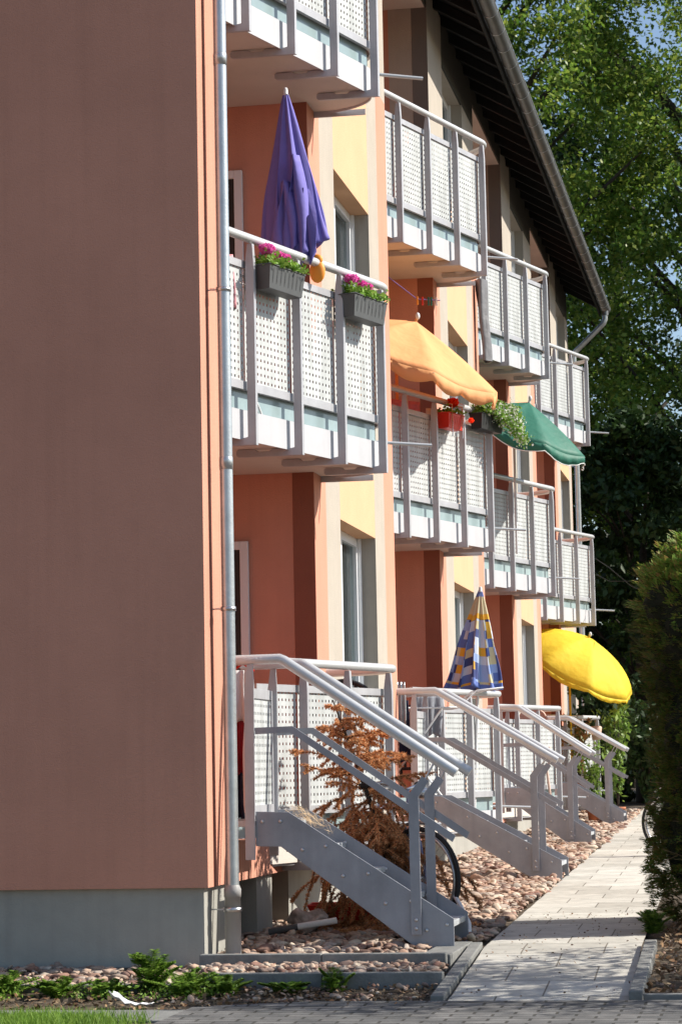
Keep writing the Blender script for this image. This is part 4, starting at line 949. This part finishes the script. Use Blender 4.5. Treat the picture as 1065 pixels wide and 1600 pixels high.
# ------------------------------------------------------------------ bicycle
def bicycle(front, ang, steer, label, colm):
    fx, fy, fz = front; Rw = .335
    e = empty('bicycle', (fx, fy, fz-Rw), ang)     # local +x points backwards from the front hub
    def wheel(cx, st):
        w_ = empty('wheel', (cx, 0, Rw), st); w_.parent = e
        mb = MB(); mb.tube([(math.cos(a)*(Rw-.02), 0, math.sin(a)*(Rw-.02)) for a in [2*math.pi*i/40 for i in range(41)]], .016, 8, cap=False); mb.build('tyre', 'rubber', w_)
        mb = MB(); mb.tube([(math.cos(a)*(Rw-.052), 0, math.sin(a)*(Rw-.052)) for a in [2*math.pi*i/40 for i in range(41)]], .012, 6, cap=False); mb.build('rim', 'steel', w_)
        mb = MB()
        for i in range(28): a = 2*math.pi*i/28; sd_ = .025*(1 if i % 2 else -1); mb.tube([(0, sd_, 0), (math.cos(a)*(Rw-.06), 0, math.sin(a)*(Rw-.06))], .0016, 4)
        mb.tube([(0, -.05, 0), (0, .05, 0)], .02, 10); mb.build('spokes', 'steel', w_)
        mb = MB(); mb.tube([(math.cos(a)*(Rw+.025), 0, math.sin(a)*(Rw+.025)) for a in [math.pi*(-.05+.62*i/16)+.3 for i in range(17)]], .012, 6); mb.build('mudguard', 'zinc', w_)
    wheel(0, steer); wheel(1.05, 0)
    bb = Vector((.60, 0, .28)); st = Vector((.78, 0, .80)); hd = Vector((.18, 0, .78)); hd2 = Vector((.15, 0, .66)); rw = Vector((1.05, 0, Rw))
    mb = MB()
    for a, c in ((bb, st), (st, hd), (bb, hd2), (hd, hd2)): mb.tube([a, c], .016, 8)
    for s in (-1, 1):
        mb.tube([bb, rw+Vector((0, .04*s, 0))], .009, 6); mb.tube([st-Vector((0, 0, .05)), rw+Vector((0, .04*s, 0))], .008, 6)
    mb.build('frame', colm, e)
    mb = MB()
    for s in (-1, 1): mb.tube([hd2+Vector((0, .04*s, 0)), Vector((0, .045*s, Rw))], .012, 6)
    mb.tube([hd, hd+Vector((.03, 0, .12))], .014, 8); mb.build('fork', colm, e)
    mb = MB(); h = hd+Vector((.03, 0, .12)); cs, sn = math.cos(steer), math.sin(steer)
    def rot(x, y): return Vector((x*cs-y*sn, x*sn+y*cs, 0))
    mb.tube([h+rot(.16, -.28)+Vector((0, 0, .03)), h+rot(.02, -.22)+Vector((0, 0, .05)), h, h+rot(.02, .22)+Vector((0, 0, .05)), h+rot(.16, .28)+Vector((0, 0, .03))], .012, 8); hb = mb.build('handlebar', 'steel', e)
    for s in (-1, 1): mb = MB(); mb.tube([h+rot(.16, .28*s)+Vector((0, 0, .03)), h+rot(.06, .24*s)+Vector((0, 0, .045))], .018, 8); mb.build('grip', 'rubber', hb)
    mb = MB(); mb.ball(h+rot(-.12, 0)+Vector((0, 0, -.02)), .05, 12, (1, 1, .8)); mb.build('lamp', 'steel', e)
    mb = MB(); mb.ball(st+Vector((.02, 0, .10)), .11, 12, (1.2, .75, .35)); mb.tube([st, st+Vector((.01, 0, .08))], .013, 8); mb.build('saddle', 'black', e)
    mb = MB(); mb.lathe((0, 0, 0), [(.001, -.004), (.09, -.004), (.09, .004), (.001, .004)], 24); o = mb.build('chainring', 'steel', e); o.location = bb+Vector((0, -.05, 0)); o.rotation_euler = (math.pi/2, 0, 0)
    mb = MB(); mb.tube([bb+Vector((0, -.07, 0)), bb+Vector((.05, -.08, -.16)), bb+Vector((.05, -.17, -.16))], .01, 6); mb.tube([bb+Vector((0, .07, 0)), bb+Vector((-.05, .08, .16)), bb+Vector((-.05, .17, .16))], .01, 6); mb.build('pedals', 'black', e)
    return tag(e, label, 'bicycle')
bicycle((-2.28, 15.45, -.70), rad(180-62), rad(30), 'bicycle with chrome lamp half hidden behind the nearest stair and the dry fir', mat('silver_blue_frame', (.25, .27, .42), .35, metal=.5))
bicycle((-1.10, 25.0, -.595), rad(18), rad(-35), 'bicycle whose front wheel shows beyond the left edge of the dark hedge', mat('blue_frame', (.02, .12, .45), .35))
# hose and odds under the nearest stair
mb = MB(); mb.tube([(-2.06, 15.35, -.78), (-1.99, 15.2, -.86), (-1.93, 15.1, -.955), (-1.915, 15.0, -1.0), (-1.95, 14.98, -1.01), (-2.03, 15.05, -1.01), (-2.2, 15.2, -1.01)], .014, 8); o = mb.build('hose', 'white'); tag(o, 'pale curved hose beside the foot of the nearest stair', 'hose')
e = empty('metal_pole', (-3.0, 14.95, -.97)); mb = MB(); mb.tube([(-.16, 0, -.02), (.02, .02, .01)], .022, 12); mb.build('grip', 'grid_box', e); mb = MB(); mb.tube([(.02, .02, .01), (.26, .05, .045)], .020, 12); mb.build('tube', 'white', e); tag(e, 'grey and white pole lying on the stones under the nearest stair', 'pole')
mb = MB(); e = empty('toy_tray', (-2.80, 15.6, -.95), .1)
mb.add([(-.18, -.10, .0), (.18, -.10, .0), (.18, .10, .0), (-.18, .10, .0), (-.22, -.13, .09), (.22, -.13, .09), (.22, .13, .09), (-.22, .13, .09)], [(0, 1, 2, 3), (0, 4, 5, 1), (1, 5, 6, 2), (2, 6, 7, 3), (3, 7, 4, 0)]); t_ = mb.build('tray', 'red', e); sm = t_.modifiers.new('s', 'SOLIDIFY'); sm.thickness = .008
mb = MB(); mb.tube([(-.22, -.13, .09), (.22, -.13, .09), (.22, .13, .09), (-.22, .13, .09), (-.22, -.13, .09)], .009, 6); mb.build('rim', 'red', e); tag(e, 'red plastic tray under the dry fir and the nearest stair', 'tray')
mb = MB(); random.seed(4); vs = []
for i in range(9):
    for j in range(16): a = 2*math.pi*j/16; t = i/8; r = (.02+.075*math.sin(math.pi*min(1, t*1.02)))*(1+.35*math.sin(a*3+t*5)); vs.append((-.12+.26*t, r*math.cos(a), .04+.7*r*math.sin(a)+.03*math.sin(t*9)))
mb.add(vs, [(i*16+j, i*16+(j+1) % 16, (i+1)*16+(j+1) % 16, (i+1)*16+j) for i in range(8) for j in range(16)], smooth=True); o = mb.build('rag', mat('dirty_rag', (.42, .36, .32), .9, var=.5, vscale=16)); o.location = (-2.98, 15.25, -.98); tag(o, 'crumpled dirty rag lying over the pole under the nearest stair', 'rag')
n = 170; t0 = RNG.uniform(0, 1, n); C = np.stack([RNG.normal(-2.80, .045, n), RNG.normal(14.32, .02, n), -.29+RNG.uniform(0, .06, n)], 1); a = RNG.uniform(0, 6.28, n)
V = np.stack([np.cos(a)*.03, np.sin(a)*.02, RNG.normal(.005, .028, n)], 1); U = np.stack([np.zeros(n), np.zeros(n)+.001, np.full(n, .0012)], 1)
C[:, 0] += RNG.uniform(-.05, .09, n); C[:, 2] -= (C[:, 0]+2.80)*.5
o = quads('straw_tuft', C, U, V, 'straw'); tag(o, 'dry straw tuft caught on the top of the nearest stair', 'straw')

# ------------------------------------------------------------------ dry fir
def fir():
    random.seed(21); e = empty('dry_fir', (-2.44, 15.55, -1.02)); off = Vector((2.44, -15.55, 1.02))
    tr = [Vector((-2.44, 15.60, -1.0)), Vector((-2.50, 15.55, -.6)), Vector((-2.57, 15.52, -.30)), Vector((-2.70, 15.48, .10)), Vector((-2.82, 15.45, .45))]
    mb = MB(); mb.tube([p+off for p in tr], [.028, .024, .018, .011, .004], 8); mb.build('trunk', 'wood', e)
    C = []; V = []; tw = MB()
    def at(t):
        q = t*4; i = min(3, int(q)); return tr[i].lerp(tr[i+1], q-i)
    def twig(p0, d, Ln, depth, droop):
        N = 9; p = Vector(p0); pts = [p.copy()]; dd = Vector(d).normalized()
        for i in range(N):
            dd = (dd+Vector((random.gauss(0, .06), random.gauss(0, .06), -droop/N+random.gauss(0, .04)))).normalized(); p = p+dd*(Ln/N)
            if p.z < -.99: p.z = -.99
            pts.append(p.copy())
            nn = int(Ln/N*(1300 if depth else 1000))
            for k in range(nn):
                c = pts[-2].lerp(pts[-1], random.random()); nd = (Vector((random.gauss(0, 1), random.gauss(0, 1), random.gauss(0, 1))).normalized()+dd*.7).normalized()
                C.append((c+nd*.009+off)[:]); V.append((nd*.0135)[:])
        tw.tube([q+off for q in pts], [.0035*(1-.8*i/N)+.0008 for i in range(N+1)], 4)
        return pts, dd
    NB = 135
    for b_ in range(NB):
        t = .10+.88*(b_/NB)**.95; p0 = at(t); a = b_*2.399+random.uniform(-.3, .3); Ln = (.52*(1-t)**.7+.13)*random.uniform(.5, 1.35)
        if t > .62 and random.random() < .45: continue
        dn = random.uniform(.05, .5) if t > .6 else random.uniform(-.5, .25)
        d = Vector((math.cos(a), math.sin(a)*.7, dn))
        if p0.y+d.y*Ln < 14.97: d.y = abs(d.y)*.3
        pts, dd = twig(p0, d, Ln, 0, .95 if t < .6 else .35)
        for k in range(2, 9, 1):
            if random.random() < .9:
                side = Vector((-d.y, d.x, 0)).normalized()*(1 if k % 2 else -1); q = pts[k]
                dq = (dd*.7+side+Vector((0, 0, random.uniform(-.5, .1)))).normalized()
                if q.y < 15.0: dq.y = abs(dq.y)
                twig(q, dq, Ln*.38*(1-k/13), 1, .5)
    for (x0, z0, dx) in [(-2.80, -.55, -.25), (-2.85, -.7, -.1), (-2.7, -.6, -.15), (-2.9, -.62, -.05)]:
        for k in range(3): twig((x0+random.uniform(-.03, .05), 15.35+random.uniform(-.1, .1), z0), (dx, 0, -1), .36, 0, .2)
    tw.build('branches', 'wood', e); C = np.array(C); V = np.array(V); n = len(C)
    Ua = np.cross(V, RNG.normal(size=(n, 3))); Ua /= np.linalg.norm(Ua, axis=1)[:, None]; quads('dry_needles', C, Ua*.0032, V, 'needle', e); print('needles', n)
    return tag(e, 'dried out brown fir leaning behind the nearest stair', 'dead fir')
fir()

# ------------------------------------------------------------------ far potted plants
def leafy(name, x, y, z, h, r, nst, s, m, label, pot=True, seed=1, group=None, droop=1.0, potr=.1, nl=22):
    random.seed(seed); e = empty(name, (x, y, z)); base = 0
    if pot: mb = MB(); mb.lathe((0, 0, 0), [(.001, 0), (potr*.7, 0), (potr, .17), (potr*1.08, .17), (potr*1.08, .20), (potr*.95, .20), (.001, .17)], 18); mb.build('pot', 'terra', e); base = .17
    C = []; st = MB()
    for k in range(nst):
        a = random.uniform(0, 6.28); hh = h*random.uniform(.55, 1); rr = r*random.uniform(.2, 1)
        pts = [Vector((0, 0, base)), Vector((math.cos(a)*rr*.3, math.sin(a)*rr*.3, base+hh*.5)), Vector((math.cos(a)*rr*.8, math.sin(a)*rr*.8, base+hh*.95)), Vector((math.cos(a)*rr, math.sin(a)*rr, base+hh*.9))]
        st.tube(pts, [.008, .006, .003, .002], 5)
        for q in range(nl):
            t = .12+.88*random.random(); i = min(2, int(t*3)); c = pts[i].lerp(pts[i+1], t*3-i); C.append((c+Vector((random.gauss(0, .05), random.gauss(0, .05), random.gauss(0, .04))))[:])
    st.build('stem', 'wood', e); C = np.array(C); U, V = rnd_axes(len(C), s*.5, s, droop=droop); quads('foliage', C, U, V, m, e); return tag(e, label, 'potted plant' if pot else 'shrub', group)
leafy('potted_fig', -2.36, 36.0, -.82, 1.60, .24, 16, .055, 'plantleaf', 'tall light green weeping fig in a terracotta pot right of the farthest stair', seed=1, droop=1.4, nl=36)
leafy('potted_plant', -2.66, 35.2, -.82, 1.0, .28, 16, .045, 'plantleaf', 'bushy yellow green plant behind the rails of the farthest stair', seed=2, nl=30)
leafy('potted_plant', -2.86, 35.4, -.41, 1.05, .24, 14, .045, 'redleaf', 'plant with reddish leaves under the pole of the yellow parasol', seed=3, nl=26)
leafy('potted_plant', -3.02, 36.3, -.41, 1.05, .22, 12, .05, 'redleaf', 'red flowering plant left of the yellow parasol pole', seed=4, nl=22)
leafy('shrub', -2.75, 38.9, -.85, 2.5, .75, 60, .075, 'leafdark', 'dark leafy shrub behind the potted plants at the end of the house', pot=False, seed=5, nl=60)
leafy('shrub', -2.1, 40.8, -.85, 1.9, .8, 40, .075, 'leafdark', 'dark shrub at the end of the slab path, beyond the house', pot=False, seed=6, nl=60)
mb = MB(); mb.lathe((0, 0, 0), [(.001, 0), (.06, 0), (.085, .18), (.07, .20), (.001, .18)], 18); o = mb.build('flower_pot', 'skinbeige'); o.location = (-2.62, 35.6, .36); tag(o, 'pale beige pot above the handrail of the farthest stair', 'flower pot')
mb = MB(); mb.tube([(-2.66, 37.05, 3.13), (-2.45, 37, 2.98), (-2.13, 37, 2.69), (-1.2, 36, 2.2)], .006, 5); o = mb.build('cable', 'black'); tag(o, 'upper thin cable running from the farthest balcony towards the hedge', 'cable')
mb = MB(); mb.tube([(-2.66, 37.05, 2.89), (-2.45, 37, 2.77), (-2.13, 37, 2.76), (-1.2, 36, 2.85)], .006, 5); o = mb.build('cable', 'black'); tag(o, 'lower thin cable running from the farthest balcony towards the hedge', 'cable')

# ------------------------------------------------------------------ hedge (thuja)
MT['thujasunlit'] = island_mat('thuja_painted_sunlight', [(0.10, 0.20, 0.03), (0.18, 0.32, 0.05), (0.28, 0.40, 0.07), (0.36, 0.22, 0.08), (0.12, 0.26, 0.04)], 0.6, transl=0.4, vary=0.3)  # lighter greens that paint sunlight onto the hedge top
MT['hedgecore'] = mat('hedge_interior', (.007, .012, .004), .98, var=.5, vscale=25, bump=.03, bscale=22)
def hedge():
    e = empty('thuja_hedge', (-.05, 16.0, -1.02)); H = 2.42
    def rad_at(z):       # z 0..H above ground
        t = z/H; return (.86 if t > .42 else .80)*(1-max(0, (t-.84)/.30)**2)*(.93+.07*math.sin(t*9))
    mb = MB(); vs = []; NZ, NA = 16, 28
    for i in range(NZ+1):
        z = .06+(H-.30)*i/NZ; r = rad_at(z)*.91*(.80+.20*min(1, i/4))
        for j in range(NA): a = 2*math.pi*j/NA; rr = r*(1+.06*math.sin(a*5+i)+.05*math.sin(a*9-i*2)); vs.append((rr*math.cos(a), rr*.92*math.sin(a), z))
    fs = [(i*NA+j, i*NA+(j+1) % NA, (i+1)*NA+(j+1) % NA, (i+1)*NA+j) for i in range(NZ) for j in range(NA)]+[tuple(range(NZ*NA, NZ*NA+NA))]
    mb.add(vs, fs, smooth=True); mb.build('light_block_core', 'hedgecore', e)  # solid near-black core added to block light behind the sprays
    n = 9000; C = []; U = []; V = []
    for k in range(n):
        z = random.uniform(.03, H) if random.random() < .72 else random.uniform(H*.82, H*1.02); a = random.uniform(0, 6.28); r = rad_at(z)*random.uniform(.86, 1.03)
        if z > H*.80: r *= random.random()**.35
        p = Vector((r*math.cos(a), r*.92*math.sin(a), z)); out = Vector((math.cos(a), math.sin(a), random.uniform(-.35, .6) if z < H*.85 else random.uniform(.3, 1.2))).normalized()
        sp_ = random.uniform(.03, .075) if z < H*.8 else random.uniform(.05, .13)
        sd2 = out.cross(Vector((random.gauss(0, .4), random.gauss(0, .4), 1))).normalized()
        m_ = 22
        for q in range(m_):
            t = q/m_; c = p+out*sp_*t+sd2*(random.uniform(-1, 1)*.045*(1-t*.7))+Vector((0, 0, random.gauss(0, .008)))
            C.append(c[:]); dv = (out+sd2*random.uniform(-.9, .9)).normalized(); V.append((dv*random.uniform(.012, .022))[:]); U.append((dv.cross(out.cross(sd2)).normalized()*.0055)[:])
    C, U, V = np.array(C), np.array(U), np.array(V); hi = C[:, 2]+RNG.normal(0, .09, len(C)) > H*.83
    quads('foliage', C[~hi], U[~hi], V[~hi], 'thuja', e); quads('sunlit_tint_top', C[hi], U[hi]*1.2, V[hi]*1.2, 'thujasunlit', e)  # top sprays enlarged and coloured brighter to look sunlit
    tw = MB()
    for k in range(90):
        a = random.uniform(2.6, 5.4); z = random.uniform(.05, 1.0); r = rad_at(z)
        p = Vector((r*.75*math.cos(a), r*.7*math.sin(a), z)); d = Vector((math.cos(a), math.sin(a), random.uniform(-.3, 1))).normalized()
        tw.tube([p, p+d*.10+Vector((random.gauss(0, .03), 0, 0)), p+d*.22+Vector((random.gauss(0, .05), random.gauss(0, .04), random.gauss(0, .04)))], [.004, .003, .0015], 4)
    tag(tw.build('twigs', mat('pale_twig', (.30, .20, .11), .9, var=.3), e), kind='stuff')
    return tag(e, 'tall dark thuja hedge column at the right edge beside the slab path', 'hedge')
hedge()

# ------------------------------------------------------------------ trees
def tree(x, y, z, H, R_, nc, nl, s, m, label, seed, zlow=.12, group='tall trees behind the house', cat='tree', name='tree', loose=1.0, nolimb=False):
    random.seed(seed); e = empty(name, (x, y, z)); tb = MB(); tips = []
    tb.tube([(0, 0, -.2), (random.uniform(-.2, .2), 0, H*.3), (random.uniform(-.3, .3), random.uniform(-.3, .3), H*.62), (random.uniform(-.4, .4), 0, H*.93)], [H*.017, H*.015, H*.010, H*.003], 10)
    for k in range(nc):
        t = zlow+(1-zlow)*(k+.5)/nc; a = k*2.399+random.uniform(-.5, .5); prof = math.sin(math.pi*min(1, (t*.86+.14)))**.55
        r = R_*prof*math.sqrt(random.uniform(.08, 1)); c = Vector((math.cos(a)*r, math.sin(a)*r, H*t+random.gauss(0, H*.02))); tips.append(c)
        if k % 5 == 0 and not nolimb:
            h0 = max(H*.08, c.z-r*.8-H*.03); h0 = min(h0, H*.9); tb.tube([(0, 0, h0), (c.x*.45, c.y*.45, h0+(c.z-h0)*.55), (c.x, c.y, c.z)], [H*.0045, H*.003, H*.001], 5)
    tb.build('trunk', 'wood', e)
    C = []
    for c in tips:
        q = RNG.normal(size=(nl, 3)); q *= np.array([1, 1, .55])*R_*.080*loose; q[:, 2] -= np.abs(q[:, 0])*.25; C.append(q+np.array(c))
    C = np.concatenate(C); U, V = rnd_axes(len(C), s*.62, s, up_bias=.9, droop=.9); quads('crown', C, U, V, m, e)
    return tag(e, label, cat, group)
tree(-5.6, 52, -.9, 21, 4.2, 370, 240, .070, 'leaf', 'tall leafy tree directly behind the roof gutter', 1)
tree(-1.2, 54, -.9, 23, 4.4, 350, 240, .070, 'leaf', 'tall bright topped tree at the upper right corner', 2)
tree(-3.6, 60, -.9, 19, 4.2, 200, 200, .09, 'leafdark', 'dark tree between and behind the two bright trees', 3)
tree(5.6, 54, -.9, 19, 5.0, 560, 170, .13, 'leafdark', 'dense tree out of view past the right edge, added to shade the lower crowns', 4)  # unseen tree, sized so its shade darkens the lower background crowns
tree(-2.6, 46.5, -.9, 7.5, 2.2, 170, 120, .09, 'leafdark', 'lower dark tree right behind the end of the house', 5, zlow=.02)
tree(-.3, 46, -.9, 8.5, 2.4, 170, 120, .09, 'leafdark', 'lower dark tree seen just above the hedge top', 6, zlow=.02)
tree(1.55, 13.7, -1.1, 3.5, 1.05, 95, 95, .030, 'leafdark', 'young tree outside the right edge, shown only by its dappled shade on the slabs', 9, zlow=.42, group=None, name='young_tree', loose=1.6)
